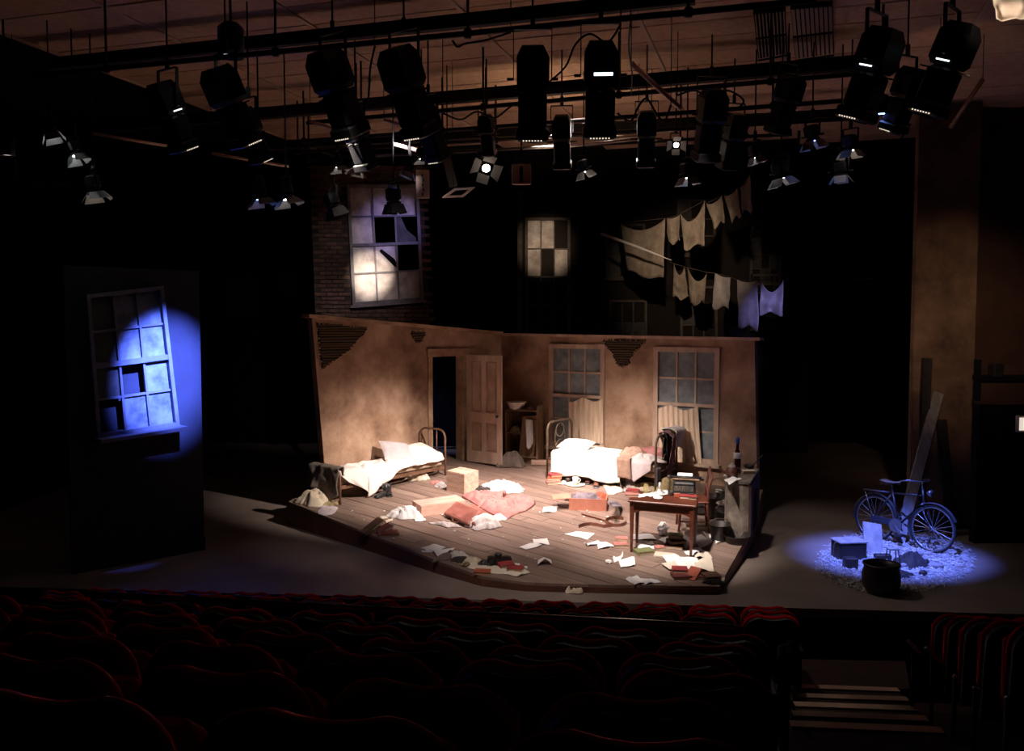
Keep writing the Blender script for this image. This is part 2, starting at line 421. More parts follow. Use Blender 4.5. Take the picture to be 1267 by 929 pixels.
# ------------------------------------------------------------------ the raked platform of floorboards
OUT = [(-3.69, 14.45), (-.98, 11.56), (-.38, 11.0), (.16, 10.79), (1.35, 10.70), (2.53, 10.66), (3.56, 13.0), (4.34, 15.2), (-.1, 18.55), (-1.9, 18.75), (-3.35, 15.35)]
def clip(poly, p, n):
    out = []
    for i in range(len(poly)):
        a, b = poly[i], poly[(i + 1) % len(poly)]
        da = (a[0] - p[0]) * n[0] + (a[1] - p[1]) * n[1]; db = (b[0] - p[0]) * n[0] + (b[1] - p[1]) * n[1]
        if da >= 0: out.append(a)
        if da * db < 0:
            t = da / (da - db); out.append((a[0] + (b[0] - a[0]) * t, a[1] + (b[1] - a[1]) * t))
    return out
stage = thing('raked_platform', 'low raked wooden stage platform of bare boards with dark curved edge', 'platform', (.5, 13.5, 0))
inner = [(x * .997 + .0015, 13.5 + (y - 13.5) * .996) for x, y in OUT]
PD = V((.74, -.67)).normalized(); PN = V((.67, .74)).normalized()
body = MB()
body.add([V((x, y, 0.001)) for x, y in OUT] + [V((x, y, RK(x, y) - .034)) for x, y in OUT],
         [tuple(range(len(OUT), 2 * len(OUT)))] + [(i, (i + 1) % len(OUT), len(OUT) + (i + 1) % len(OUT), len(OUT) + i) for i in range(len(OUT))])
obj('platform_frame', body, M_['fascia'], stage)
rnd = random.Random(5)
PWD = .20
PROT = Matrix.Rotation(math.atan2(PD.y, PD.x) - PI / 2, 3, 'Z')
for k in range(30, 100):
    s0 = k * PWD; s1 = s0 + PWD
    strip = clip(inner, (PN.x * (s0 + .005), PN.y * (s0 + .005)), (PN.x, PN.y))
    if len(strip) >= 3: strip = clip(strip, (PN.x * (s1 - .005), PN.y * (s1 - .005)), (-PN.x, -PN.y))
    if len(strip) < 3: continue
    ts = [p[0] * PD.x + p[1] * PD.y for p in strip]; t0, t1 = min(ts), max(ts)
    cuts = [t0 - 1]
    t = t0 + rnd.uniform(.8, 2.6)
    while t < t1 - .5: cuts.append(t); t += rnd.uniform(1.6, 3.2)
    cuts.append(t1 + 1)
    for a, b in zip(cuts[:-1], cuts[1:]):
        q = clip(strip, (PD.x * (a + .002), PD.y * (a + .002)), (PD.x, PD.y))
        if len(q) >= 3: q = clip(q, (PD.x * (b - .002), PD.y * (b - .002)), (-PD.x, -PD.y))
        if len(q) < 3: continue
        dz = rnd.uniform(-.003, .002)
        c = V((sum(p[0] for p in q) / len(q), sum(p[1] for p in q) / len(q), 0))
        # geometry in the board's own frame, long axis = local Y
        loc = [PROT.inverted() @ (V((x, y, RK(x, y) + dz - .032)) - c) for x, y in q]
        o = obj('floorboard', MB().prism(loc, (0, 0, .032)), M_['plank'], stage, local=True)
        o.location = c - V(stage.location); o.rotation_euler = PROT.to_euler()

# ------------------------------------------------------------------ room flats
class Wall:
    def __init__(s, BL, BR, TR, TL, th=.14):
        s.BL, s.BR, s.TR, s.TL, s.th = map(V, (BL, BR, TR, TL)) if False else (V(BL), V(BR), V(TR), V(TL), th)
        d = V((BR[0] - BL[0], BR[1] - BL[1], 0)); s.len = d.length; s.d = d.normalized()
        s.n = V((s.d.y, -s.d.x, 0))           # faces the room
    def px(s, x, y, off=0.0): return plane(x, y, s.BL + s.n * off, s.n)
    def sz(s, p): q = V(p) - s.BL; return (q.dot(s.d), p.z)
    def pt(s, u, z, off=0.0): p = s.BL + s.d * u + s.n * off; return V((p.x, p.y, z))
    def zb(s, u): return lerp(s.BL.z, s.BR.z, u / s.len)
    def zt(s, u):
        a = s.sz(s.TL); b = s.sz(s.TR); return lerp(a[1], b[1], (u - a[0]) / (b[0] - a[0]))
    def mesh(s, holes):
        m = MB(); back = -s.n * s.th
        ul = s.sz(s.TL)[0]; ur = s.sz(s.TR)[0]
        prev_b, prev_t = (0, s.BL.z), (ul, s.TL.z)
        for (a, b, z0, z1) in sorted(holes):
            m.prism([s.pt(*prev_b), s.pt(a, s.zb(a)), s.pt(a, s.zt(a)), s.pt(*prev_t)], back)
            if z0 > min(s.zb(a), s.zb(b)) + .02: m.prism([s.pt(a, s.zb(a)), s.pt(b, s.zb(b)), s.pt(b, z0), s.pt(a, z0)], back)
            m.prism([s.pt(a, z1), s.pt(b, z1), s.pt(b, s.zt(b)), s.pt(a, s.zt(a))], back)
            prev_b, prev_t = (b, s.zb(b)), (b, s.zt(b))
        m.prism([s.pt(*prev_b), s.pt(s.len, s.BR.z), s.pt(ur, s.TR.z), s.pt(*prev_t)], back)
        return m

def window(parent, wall_n, TL, TR, BR, BL, ncol, panes, fm, mats, bw=.035, ow=.06, depth=.06, meet=None, off=0.0, label=None, rail_w=None, sill=0.0, name='window', back=.03):
    """a window of four 3-D corners: outer frame is the part, panes and glazing bars its sub-parts"""
    n = V(wall_n)
    def P(u, v, d): return lerp(lerp(BL, BR, u), lerp(TL, TR, u), v) + n * (d + off)
    W = ((TR - TL).length + (BR - BL).length) / 2; Hh = ((TL - BL).length + (TR - BR).length) / 2
    def piece(u0, v0, u1, v1, d0, d1, m):
        m.hexa([P(u0, v0, d0), P(u1, v0, d0), P(u1, v0, d1), P(u0, v0, d1), P(u0, v1, d0), P(u1, v1, d0), P(u1, v1, d1), P(u0, v1, d1)])
    nrow = len(panes); a, b = ow / W, ow / Hh
    fr = MB()
    piece(-a, -b, 0, 1 + b, -.02, depth, fr); piece(1, -b, 1 + a, 1 + b, -.02, depth, fr)
    piece(0, 1, 1, 1 + b, -.02, depth, fr); piece(0, -b, 1, 0, -.02, depth, fr)
    w_ = obj(name, fr, fm, parent)
    if label: w_['label'] = label
    hu, hv = bw / W / 2, bw / Hh / 2
    for i in range(1, ncol):
        m = MB(); piece(i / ncol - hu, 0, i / ncol + hu, 1, 0, depth * .55, m); obj('glazing_bar', m, fm, w_)
    for j in range(1, nrow):
        m = MB()
        k = (rail_w or bw * 1.6) / Hh / 2 if j == meet else hv
        piece(0, 1 - j / nrow - k, 1, 1 - j / nrow + k, 0, depth * (.9 if j == meet else .5), m); obj('meeting_rail' if j == meet else 'glazing_bar', m, fm, w_)
    if sill:
        m = MB(); piece(-a * 1.6, -b - .05 / Hh, 1 + a * 1.6, -b, 0, sill, m); obj('sill', m, fm, w_)
    for j, row in enumerate(panes):
        for i, ch in enumerate(row):
            if ch == '.': continue
            m = MB(); u0, u1 = i / ncol, (i + 1) / ncol; v1, v0 = 1 - j / nrow, 1 - (j + 1) / nrow
            if ch.islower():                      # broken pane: only a shard stays
                m.prism([P(u0, v0, back * -1 + .04), P(u1, v0, back * -1 + .04), P(u1, lerp(v0, v1, .15), -back + .04), P(lerp(u0, u1, .5), lerp(v0, v1, .5), -back + .04), P(lerp(u0, u1, .25), v1, -back + .04), P(u0, v1, -back + .04)], n * .004); ch = ch.upper()
            else:
                piece(u0, v0, u1, v1, .008, .013, m)
            obj('pane', m, mats[ch], w_)
    return w_, P

def lath_patch(parent, W, pts, seed, step=.045):
    """exposed laths where the plaster has come away: dark panel for the recess shade, laths, ragged plaster lip"""
    r = random.Random(seed)
    pl = [W.sz(W.px(*p)) for p in pts]
    bk = MB(); bk.prism([W.pt(u, z, .001) for u, z in reversed(pl)], W.n * .006)  # lies on the wall face, its dark colour painting the shade behind the laths
    o = obj('lath_shade_panel', bk, M_['lathshade'], parent)
    m = MB(); z = min(p[1] for p in pl); zt = max(p[1] for p in pl)
    while z < zt:
        xs = []
        for i in range(len(pl)):
            (u1, z1), (u2, z2) = pl[i], pl[(i + 1) % len(pl)]
            if (z1 - z) * (z2 - z) < 0: xs.append(u1 + (u2 - u1) * (z - z1) / (z2 - z1))
        xs.sort()
        for a, b in zip(xs[::2], xs[1::2]):
            if b - a > .06: m.bar(W.pt(a + r.uniform(0, .05), z + r.uniform(-.006, .006), .012), W.pt(b - r.uniform(0, .05), z + r.uniform(-.008, .008), .012), .012, .026)
        z += step
    l = obj('lath', m, M_['lath'], parent); l['kind'] = 'stuff'
    lip = MB(); n = len(pl)
    for i in range(n):
        a, b = pl[i], pl[(i + 1) % n]
        k = max(1, int(math.hypot(b[0] - a[0], b[1] - a[1]) / .05))
        for q in range(k):
            t = (q + .5) / k; u, zz = lerp(a[0], b[0], t) + r.uniform(-.02, .02), lerp(a[1], b[1], t) + r.uniform(-.02, .02)
            s_ = r.uniform(.010, .022)
            lip.prism([W.pt(u + s_ * math.cos(g) * 1.3, zz + s_ * math.sin(g), 0) for g in (5.2, 4.0, 2.9, 1.8, .6)], W.n * .014)
    p = obj('plaster_lip', lip, M_['plaster'], parent); p['kind'] = 'stuff'

# left wall of the room
BLl = R(404, 606); BRl = R(620, 559)
WL = Wall(BLl, BRl, BRl, BLl)
TLl = WL.px(386, 393); TRl = WL.px(620, 414)
WL = Wall(BLl, BRl, TRl, TLl)
left = thing('scenery_wall', 'stained tan plaster room wall with open panelled door, behind the single bed', 'wall', WL.pt(WL.len * .4, WL.zb(WL.len * .4)))
da = WL.sz(WL.px(534, 500))[0]; db_ = WL.sz(WL.px(573, 500))[0]; dz = WL.sz(WL.px(549, 441))[1]
obj('plaster_panel', WL.mesh([(da, db_, 0, dz)]), M_['plaster'], left)
cap = MB(); cap.bar(WL.pt(WL.sz(TLl)[0] - .1, TLl.z + .03, -.05), WL.pt(WL.len, TRl.z + .03, -.05), .24, .06); obj('capping', cap, M_['trimwood'], left)
fr = MB()
for u in (da - .045, db_ + .045): fr.bar(WL.pt(u, WL.zb(u), .012), WL.pt(u, dz + .1, .012), .1, .04, up=WL.n)
fr.bar(WL.pt(da - .12, dz + .06, .014), WL.pt(db_ + .12, dz + .06, .014), .05, .12)
fr.bar(WL.pt(da - .14, dz + .13, .03), WL.pt(db_ + .14, dz + .13, .03), .08, .03)
for u, q in ((da, .012), (db_, -.012)): fr.bar(WL.pt(u + q, WL.zb(u), -.09), WL.pt(u + q, dz, -.09), .02, .2, up=WL.n)
obj('door_frame', fr, M_['trimwood'], left)
# the door leaf, hinged on the right jamb and open into the room
h0 = R(578.5, 570, .012); h1 = R(621, 578, .012); dd = V((h1.x - h0.x, h1.y - h0.y, 0)); dw = dd.length; dd.normalize(); dn = V((dd.y, -dd.x, 0)); dh = 2.08
def D_(x, z, y=0): return h0 + dd * x + dn * y + V((0, 0, z))
leaf = MB(); st = .11
def dbar(x0, x1, z0, z1, y0, y1, m): m.hexa([D_(x0, z0, y0), D_(x1, z0, y0), D_(x1, z0, y1), D_(x0, z0, y1), D_(x0, z1, y0), D_(x1, z1, y0), D_(x1, z1, y1), D_(x0, z1, y1)])
# y grows away from the room side in dn; camera side is +dn
for x0, x1 in ((0, st), (dw / 2 - st / 2, dw / 2 + st / 2), (dw - st, dw)): dbar(x0, x1, 0, dh, -.02, .02, leaf)
for z0, z1 in ((0, .22), (.78, .98), (dh - .12, dh)): dbar(st * .9, dw - st * .9, z0, z1, -.0195, .0195, leaf)
door = obj('door', leaf, M_['paledoor'], left)
for (x0, x1) in ((st, dw / 2 - st / 2), (dw / 2 + st / 2, dw - st)):
    for z0, z1 in ((.22, .78), (.98, dh - .12)):
        m = MB(); dbar(x0 - .005, x1 + .005, z0 - .005, z1 + .005, -.008, -.004, m)
        dbar(x0 + .045, x1 - .045, z0 + .045, z1 - .045, -.004, .008, m)
        obj('panel', m, M_['doorpanel'], door)
        m = MB(); q = .024
        dbar(x0, x1, z0, z0 + q, -.004, .006, m); dbar(x0, x1, z1 - q, z1, -.004, .006, m)
        dbar(x0, x0 + q, z0, z1, -.004, .006, m); dbar(x1 - q, x1, z0, z1, -.004, .006, m)
        obj('moulding', m, M_['trimwood'], door)  # darker trim colour paints the shadow lines of the panel grooves
kn = MB(); kc = D_(dw - .06, .93, .02)
kn.tube([kc, kc + dn * .045], .012, 8); kn.ball(kc + dn * .06, .03, 12, 8)
k = obj('door_knob', kn, M_['blackleather'], door, smooth=True); k['label'] = 'dark round door knob'
lath_patch(left, WL, [(391, 399), (455, 405), (450, 414), (444, 418), (434, 432), (425, 438), (412, 448), (398, 458), (395, 440)], 3)
lath_patch(left, WL, [(507, 409), (528, 411), (524, 420), (517, 426), (510, 418)], 4)

# window wall of the room
BLb = R(620, 559); BRb = R(937, 608)
WB = Wall(BLb, BRb, BRb, BLb)
TLb = WB.px(620, 415); TRb = WB.px(933.5, 421)
WB = Wall(BLb, BRb, TRb, TLb)
back = thing('scenery_wall', 'stained tan plaster room wall with two sash windows, behind the double bed', 'wall', WB.pt(WB.len * .5, WB.zb(WB.len * .5)))
def wpx(*p): return [WB.px(*q) for q in p]
w1 = wpx((685, 431), (743.5, 433), (743.5, 550), (685, 545.5))
w2 = wpx((814.5, 435), (884, 436.5), (884, 568.5), (814.5, 559))
holes = []
for q in (w1, w2):
    u0 = (WB.sz(q[0])[0] + WB.sz(q[3])[0]) / 2; u1 = (WB.sz(q[1])[0] + WB.sz(q[2])[0]) / 2
    z0 = min(q[2].z, q[3].z); z1 = max(q[0].z, q[1].z); holes.append((u0, u1, z0, z1))
obj('plaster_panel', WB.mesh(holes), M_['plaster'], back)
cap = MB(); cap.bar(WB.pt(0, TLb.z + .02, -.05), WB.pt(WB.len + .02, TRb.z + .02, -.05), .22, .05); obj('capping', cap, M_['paledoor'], back)
pm = {'P': M_['pane'], 'L': M_['litpane'], 'D': M_['darkpane'], 'B': M_['bluepane']}
wins = []
for (u0, u1, z0, z1) in holes:
    c = [WB.pt(u0, z1), WB.pt(u1, z1), WB.pt(u1, z0), WB.pt(u0, z0)]
    wins.append(window(back, WB.n, *c, 3, ['PPP'] * 4, M_['paledoor'], pm, bw=.034, ow=.09, depth=.07, meet=2, rail_w=.06, off=-.035, sill=.16))
for (wn, P), pts in zip(wins, (((688, 462), (697, 474), (701, 484), (706, 491)), ((841, 490), (848, 482), (856, 478), (861, 471)))):
    m = MB(); m.tube([WB.px(x, y, -.05) for x, y in pts], .007, 5); o = obj('crack', m, M_['paper'], wn); o['label'] = 'white crack across one pane'
lath_patch(back, WB, [(745, 419), (800, 420), (790, 432), (783, 440), (780, 450), (771, 455), (762, 450), (757, 436), (750, 430)], 5)

# curtains
def cloth_grid(name, label, fn, nu, nv, m, cat, group=None, th=0):
    b = MB().grid(fn, nu, nv); o = obj(name, b, m, smooth=True); recentre(o)
    if th:
        md = o.modifiers.new('thickness', 'SOLIDIFY'); md.thickness = th; md.offset = 0
    return tag(o, label, cat, group)
def curtain(label, x0, x1, yt0, yt1, yb0, yb1, folds, seed, bulge=0):
    def fn(u, v):
        x = lerp(x0, x1, u) + bulge * (v ** 1.5) * (u - .2)
        y = lerp(lerp(yt0, yt1, u) + 2.5 * math.sin(u * 9 + seed), lerp(yb0, yb1, u), v)
        f = math.sin(u * folds * 2 * PI + seed + 1.2 * math.sin(v * 2 + seed)) * .018 + noise.noise(V((u * 5, v * 2, seed))) * .02
        return WB.px(x, y, .05 + f)
    return cloth_grid('curtain', label, fn, 44, 16, M_['curtain'], 'curtain', 'torn net curtains at the two windows')
curtain('yellowed net curtain across the lower half of the window behind the bed headboard', 704, 746, 495, 494, 545, 549, 6, 1)
curtain('yellowed net curtain pulled aside at the window behind the bed footboard', 814, 864, 503, 506, 566, 578, 8, 2, 6)

# ------------------------------------------------------------------ flats and windows outside the room
def quad_thing(name, label, cat, BL, BR):
    return thing(name, label, cat, (BL + BR) / 2)
# brick tenement front above the left wall
def BP(px, py): return plane(px, py, at(385, 300, 17.9), V((.18, -.98, 0)))
bn = V((.18, -.98, 0)).normalized()
bTL, bTR, bBR, bBL = BP(383, 205), BP(522, 205), BP(533, 418), BP(391, 418)
tene = thing('brick_facade', 'broken brick tenement front with lit sash window above the left room wall', 'facade', V(((bBL.x + bBR.x) / 2, (bBL.y + bBR.y) / 2, 0)))
def BQ(u, v, d=0): return lerp(lerp(bBL, bBR, u), lerp(bTL, bTR, u), v) + bn * d
wq = [BP(433, 233), BP(514, 233), BP(520, 368), BP(440, 374)]
m = MB()
u_of = lambda px, py: (px - lerp(391, 383, (418 - py) / 213)) / lerp(142, 139, (418 - py) / 213)
# backing sheet in four pieces round the window opening
uA, uB = .34, .945; vA, vB = .20, .87
for u0, v0, u1, v1 in ((0, 0, uA, 1), (uB, 0, 1, 1), (uA, 0, uB, vA), (uA, vB, uB, 1)):
    m.hexa([BQ(u0, v0, -.06), BQ(u1, v0, -.06), BQ(u1, v0, -.004), BQ(u0, v0, -.004), BQ(u0, v1, -.06), BQ(u1, v1, -.06), BQ(u1, v1, -.004), BQ(u0, v1, -.004)])
m.bar(V((bBL.x + .3, bBL.y + .1, 0)), BQ(.12, .03, -.1), .1, .05); m.bar(V((bBR.x - .3, bBR.y + .1, 0)), BQ(.9, .03, -.1), .1, .05)
obj('backing', m, M_['mortar'], tene)
win_b, PB = window(tene, bn, *wq, 3, ['LLL', 'L.d', 'LlL'.replace('lL', 'L.'), 'LLL'], M_['greyframe'], pm, bw=.035, ow=.06, depth=.10, meet=2, off=.0, sill=.2)
hole = MB(); hole.prism([PB(.40, .44, .02), PB(.43, .46, .02), PB(.62, .37, .02), PB(.66, .33, .02), PB(.66, .28, .02), PB(.60, .31, .02)][::-1], bn * .004)
o = obj('broken_hole', hole, M_['black'], win_b); o['label'] = 'dark jagged break in a lit pane'
bm = None; rr = random.Random(8); nb = 0
rows = 41; cols = 9.6
W_ = (bBR - bBL).length
for j in range(rows):
    v = (j + .5) / rows
    hgt = (bTL - bBL).length / rows
    k = 0; u = (-.5 if j % 2 else 0) / cols
    while u < 1.0:
        uc = u + .5 / cols; ok = uc > 0.02 and uc < 1.04
        if uA - .03 < uc < uB + .02 and vA - .005 < v < vB + .02: ok = False
        if rr.random() < .015: ok = False
        if nb >= 298: ok = False
        if ok:
            if bm is None:
                o = obj('brick', MB().rbox((0, 0, 0), (W_ / cols - .016, .05, hgt - .014), .005), M_['brick'], tene, local=True); bm = o.data
            else:
                o = bpy.data.objects.new('brick', bm); COL.objects.link(o); o.parent = tene
            nb += 1
            p = BQ(uc + rr.uniform(-.002, .002), v, .012 + rr.uniform(-.008, .012) + (.05 if rr.random() < .02 else 0))
            d = BQ(uc + .02, v) - BQ(uc - .02, v)
            o.location = p - V(tene.location); o.rotation_euler = (0, -math.atan2(d.z, math.hypot(d.x, d.y)), math.atan2(d.y, d.x))
        u += 1.0 / cols

# dark tenement front upstage, with its dim windows
FY = 22.5; fn_ = V((0, -1, 0))
def FP(x, y): return at(x, y, FY)
fa = thing('dark_facade', 'dark painted tenement front with dim windows far upstage behind the room', 'facade', (FP(815, 555).x, FY, 0))
a = FP(641, 556); b = FP(1000, 556)
obj('facade_panel', MB().box(((a.x + b.x) / 2, FY + .06, 3.3), (b.x - a.x, .1, 6.6)), M_['facade'], fa)
obj('edge_post', MB().box((FP(643, 400).x, FY - .02, 3.3), (.12, .2, 6.6)), M_['dimframe'], fa)
def fwin(x0, y0, x1, y1, nc, panes, fm, sill=0, ow=.06, bw=.03, meet=None):
    return window(fa, fn_, FP(x0, y0), FP(x1, y0), FP(x1, y1), FP(x0, y1), nc, panes, fm, pm, bw=bw, ow=ow, depth=.08, meet=meet, sill=sill, off=.012)
fwin(653, 273, 702, 412, 3, ['LL.', 'L.L', '...', '...'], M_['dimframe'], ow=.07, meet=2)
fwin(752, 280, 795, 342, 3, ['...', 'DD.', 'D..'], M_['dimframe'], sill=.15)
fwin(840, 250, 882, 313, 3, ['D..', '.D.', '...'], M_['dimframe'], sill=.15)
fwin(756, 374, 797, 425, 3, ['...', 'DDD'], M_['dimframe'])
fwin(844, 357, 884, 425, 3, ['.D.', 'DD.', '...'], M_['dimframe'])
fwin(931, 342, 971, 404, 3, ['...', '...', '.D.'], M_['dimframe'], sill=.15)
wa, PA = fwin(930, 298, 963, 350, 3, ['D.D', 'D.D', '.D.'], M_['dimframe'])
fan = MB(); cx = FP(946.5, 296); r_ = (FP(963, 296).x - FP(930, 296).x) / 2 + .04
for rad in (r_, r_ * .42):
    fan.tube([cx + V((math.cos(t) * rad, -.06, math.sin(t) * rad * 1.35)) for t in [PI * i / 16 for i in range(17)]], .03, 6)
for t in (PI * .2, PI * .4, PI * .6, PI * .8): fan.bar(cx + V((math.cos(t) * r_ * .42, -.05, math.sin(t) * r_ * .57)), cx + V((math.cos(t) * r_, -.05, math.sin(t) * r_ * 1.35)), .03, .03)
obj('fan_light', fan, M_['dimframe'], wa)

# painted flat with the blue-lit sash window on the left
n3 = V((.70, -.72, 0)).normalized(); p3 = G(220, 686)
def LP(x, y, o=0): return plane(x, y, p3 + n3 * o, n3)
lf = thing('window_flat', 'tall painted flat with blue-lit sash window at far left of stage', 'flat', G(160, 700))
bl, br = G(92, 708), p3
bl = LP(92, 712); bl.z = 0
dv = V((br.x - bl.x, br.y - bl.y, 0)).normalized()
br2 = br + dv * .40; bl2 = bl - dv * .02
wc = [LP(109, 369), LP(195, 359), LP(214, 522), LP(122, 536)]
# window centre split: sheet built round the opening
def LQ(s_, z, d=0): p = bl2 + dv * s_ + n3 * d; return V((p.x, p.y, z))
sl = (br2 - bl2).length
s0 = (wc[0] - bl2).dot(dv); s1 = (wc[1] - bl2).dot(dv); s2 = (wc[2] - bl2).dot(dv); s3 = (wc[3] - bl2).dot(dv)
fl2 = MB(); t_ = -n3 * .06
fl2.prism([LQ(0, 0), LQ(s3, 0), LQ(s3, wc[3].z), LQ(s0, wc[0].z), LQ(s0, 4.05), LQ(0, 4.05)], t_)
fl2.prism([LQ(s2, 0), LQ(sl, 0), LQ(sl, 4.05), LQ(s1, 4.05), LQ(s1, wc[1].z), LQ(s2, wc[2].z)], t_)
fl2.prism([LQ(s3, 0), LQ(s2, 0), LQ(s2, wc[2].z), LQ(s3, wc[3].z)], t_)
fl2.prism([LQ(s0, wc[0].z), LQ(s1, wc[1].z), LQ(s1, 4.05), LQ(s0, 4.05)], t_)
obj('flat_panel', fl2, M_['bluewall'], lf)
obj('skirting', MB().bar(LQ(0, .09, .012), LQ(sl, .09, .012), .03, .18), M_['bluewall'], lf)
ws_, PW = window(lf, n3, *wc, 3, ['DBB', 'DBB', 'D.B', '.BB'], M_['blueframe'], pm, bw=.03, ow=.05, depth=.09, meet=2, off=.01, sill=.3, rail_w=.07)
obj('backing_board', MB().prism([PW(-.25, -.08, -.10), PW(1.2, -.08, -.10), PW(1.2, 1.1, -.10), PW(-.25, 1.1, -.10)][::-1], -n3 * .03), M_['bluewall'], lf)
kerb = MB(); kerb.bar(G(118, 697) + V((0, 0, .05)), G(196, 683) + V((0, 0, .05)), .16, .1)
o = tag(obj('kerb_strip', kerb, M_['bluewall']), 'low kerb strip on the floor below the blue window flat', 'kerb'); recentre(o)

# dark backing flat seen through the door
ob = V((-2.9, 19.3, 0)); oe = V((-.9, 20.9, 0))
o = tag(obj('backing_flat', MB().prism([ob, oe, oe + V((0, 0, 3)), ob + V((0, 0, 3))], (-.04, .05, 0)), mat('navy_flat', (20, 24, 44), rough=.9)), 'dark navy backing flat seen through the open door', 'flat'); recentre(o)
# ------------------------------------------------------------------ cloth, paper and book makers
def fold(x, y, seed, sc=5.0):
    """long rounded folds with sharp valleys, 0..1"""
    n1 = noise.noise(V((x * sc * .55, y * sc * .55, seed * 3.7))); n2 = noise.noise(V((x * sc * .6 + 5, y * sc * .6, seed * 5.1 + 9)))
    a = seed * 1.3; s1_ = (x * math.cos(a) + y * math.sin(a)) * sc * 2.0 + 3.4 * n1
    b = a + 1.1; s2_ = (x * math.cos(b) + y * math.sin(b)) * sc * 3.1 + 4.2 * n2
    return max(0, min(1, max(abs(math.sin(s1_)), .78 * abs(math.sin(s2_))) * .85 + .25 * n1 + .06 * noise.noise(V((x * sc * 4, y * sc * 4, seed)))))
def heap(name, label, cat, c, rx, ry, h, m, seed, rz=0.0, rake=True, sc=None, group=None, spread=.5):
    na, nr = 72, 24; rnd = random.Random(seed); vs = [V((0, 0, h * .8))]; fs = []
    sc = (sc or 1.1 / max(rx, ry)) * 2.6
    for i in range(1, nr + 1):
        p = i / nr
        for k in range(na):
            a = 2 * PI * k / na
            e = 1 + spread * noise.noise(V((math.cos(a) * 1.6, math.sin(a) * 1.6, seed * 2.1))) + .22 * noise.noise(V((math.cos(a) * 4, math.sin(a) * 4, seed * 1.1)))
            x, y = math.cos(a) * rx * p * e, math.sin(a) * ry * p * e
            z = h * (1 - p ** 3.5) * (.30 + .34 * (1 - p * p) + .46 * (fold(x, y, seed, sc) - .35)) + .006
            if i == nr: z = .002
            vs.append(V((x, y, max(z, .004 if i < nr else 0))))
    fs += [(0, 1 + k, 1 + (k + 1) % na) for k in range(na)]
    for i in range(nr - 1):
        for k in range(na):
            l = (k + 1) % na; fs.append((1 + i * na + k, 1 + (i + 1) * na + k, 1 + (i + 1) * na + l, 1 + i * na + l))
    fs.append(tuple(1 + (nr - 1) * na + k for k in reversed(range(na))))
    b = MB().add(vs, fs); o = obj(name, b, m, smooth=True); o.location = c
    M = Matrix.Rotation(rz, 3, 'Z')
    if rake: M = RROT @ M
    o.rotation_euler = M.to_euler()
    return tag(o, label, cat, group)
def cloth_px(name, label, cat, pts, h, m, seed, sc=8, group=None, surf=None):
    """a thrown-down cloth: outline from points on the floorboards, folds raised inside"""
    surf = surf or R
    P = [surf(*p) for p in pts]; c = sum(P, V((0, 0, 0))) / len(P)
    ring = []
    for i in range(len(P)):
        for k in range(9):
            t = k / 9; a0, a, b, b1 = P[i - 1], P[i], P[(i + 1) % len(P)], P[(i + 2) % len(P)]
            ring.append(.5 * ((2 * a) + (b - a0) * t + (2 * a0 - 5 * a + 4 * b - b1) * t * t + (3 * a - a0 - 3 * b + b1) * t ** 3))
    n = len(ring); nr = 20; vs = []; fs = []
    for i in range(nr + 1):
        p = i / nr
        for k in range(n):
            q = c.lerp(ring[k], p); z = (h * (1 - p ** 5) * max(.05, .05 + 1.0 * fold(q.x, q.y, seed, sc) ** 1.5) + .008) if i < nr else .004
            vs.append(V((q.x, q.y, q.z + z)))
    for i in range(nr):
        for k in range(n):
            l = (k + 1) % n; fs.append((i * n + k, (i + 1) * n + k, (i + 1) * n + l, i * n + l))
    fs.append(tuple(nr * n + k for k in reversed(range(n))))
    b = MB().add(vs, fs); o = obj(name, b, m, smooth=True); recentre(o)
    return tag(o, label, cat, group)
pk = [0]
def sheet_px(label, pts, m=None, curl=.02, lift=None, seed=None, group=None, surf=None, name='paper_sheet', cat='paper', fold_=0.0):
    """one sheet of paper from its four corners on the floor"""
    surf = surf or R; pk[0] += 1; s = seed if seed is not None else pk[0]
    h = lift if lift is not None else .004 + .0022 * (pk[0] % 6)
    A, B, C, D = [surf(*p) for p in pts]
    def fn(u, v):
        q = A.lerp(B, u).lerp(D.lerp(C, u), v)
        e = max(0, noise.noise(V((u * 1.7, v * 1.7, s * 1.9)))) * curl * 2 + curl * .8 * max(0, (abs(u - .5) * 2) ** 3 * noise.noise(V((u * 3, s, v))) * 2) + fold_ * (1 - abs(u - .5) * 2) * (1 if s % 2 else .4 + .6 * v)
        return q + V((0, 0, h + e))
    b = MB().grid(fn, 10, 8); o = obj(name, b, m or M_['paper'], smooth=True); recentre(o)
    return tag(o, label, cat, group)
def crumple(label, c, r, m, seed, name='crumpled_paper', cat='paper', flat=.6):
    rnd = random.Random(seed); n, k = 16, 10; b = MB(); b.ball((0, 0, 0), 1, n, k)
    vs = []
    for p in b.v:
        q = p.copy(); f = .72 + .45 * noise.noise(p * 1.7 + V((seed * 3.1, 0, 0))) + .28 * noise.noise(p * 4 + V((0, seed * 2.3, 0)))
        q = q * f * r; q.z = q.z * flat; vs.append(q)
    z0 = min(p.z for p in vs)
    b.v = [p + V((0, 0, -z0)) for p in vs]
    o = obj(name, b, m); o.location = c
    return tag(o, label, cat)
def book(label, c, w, d, t, rz, m, tilt=0.0, ax='Y', group=None, rake=True, open_=False):
    th = thing('book', label, 'book', c, rz, group, rake)
    if tilt:
        th.rotation_euler = (RROT @ Matrix.Rotation(rz, 3, 'Z') @ Matrix.Rotation(tilt, 3, ax)).to_euler()
    cv = MB(); k = .004
    cv.box((0, 0, k / 2), (w, d, k)); cv.box((0, 0, t - k / 2), (w, d, k)); cv.box((-w / 2 + k / 2, 0, t / 2), (k, d, t - 2 * k))
    obj('cover', cv, m, th, local=True)
    obj('pages', MB().box((.002, 0, t / 2), (w - .014, d - .014, t - 2 * k - .001)), M_['pages'], th, local=True)
    return th
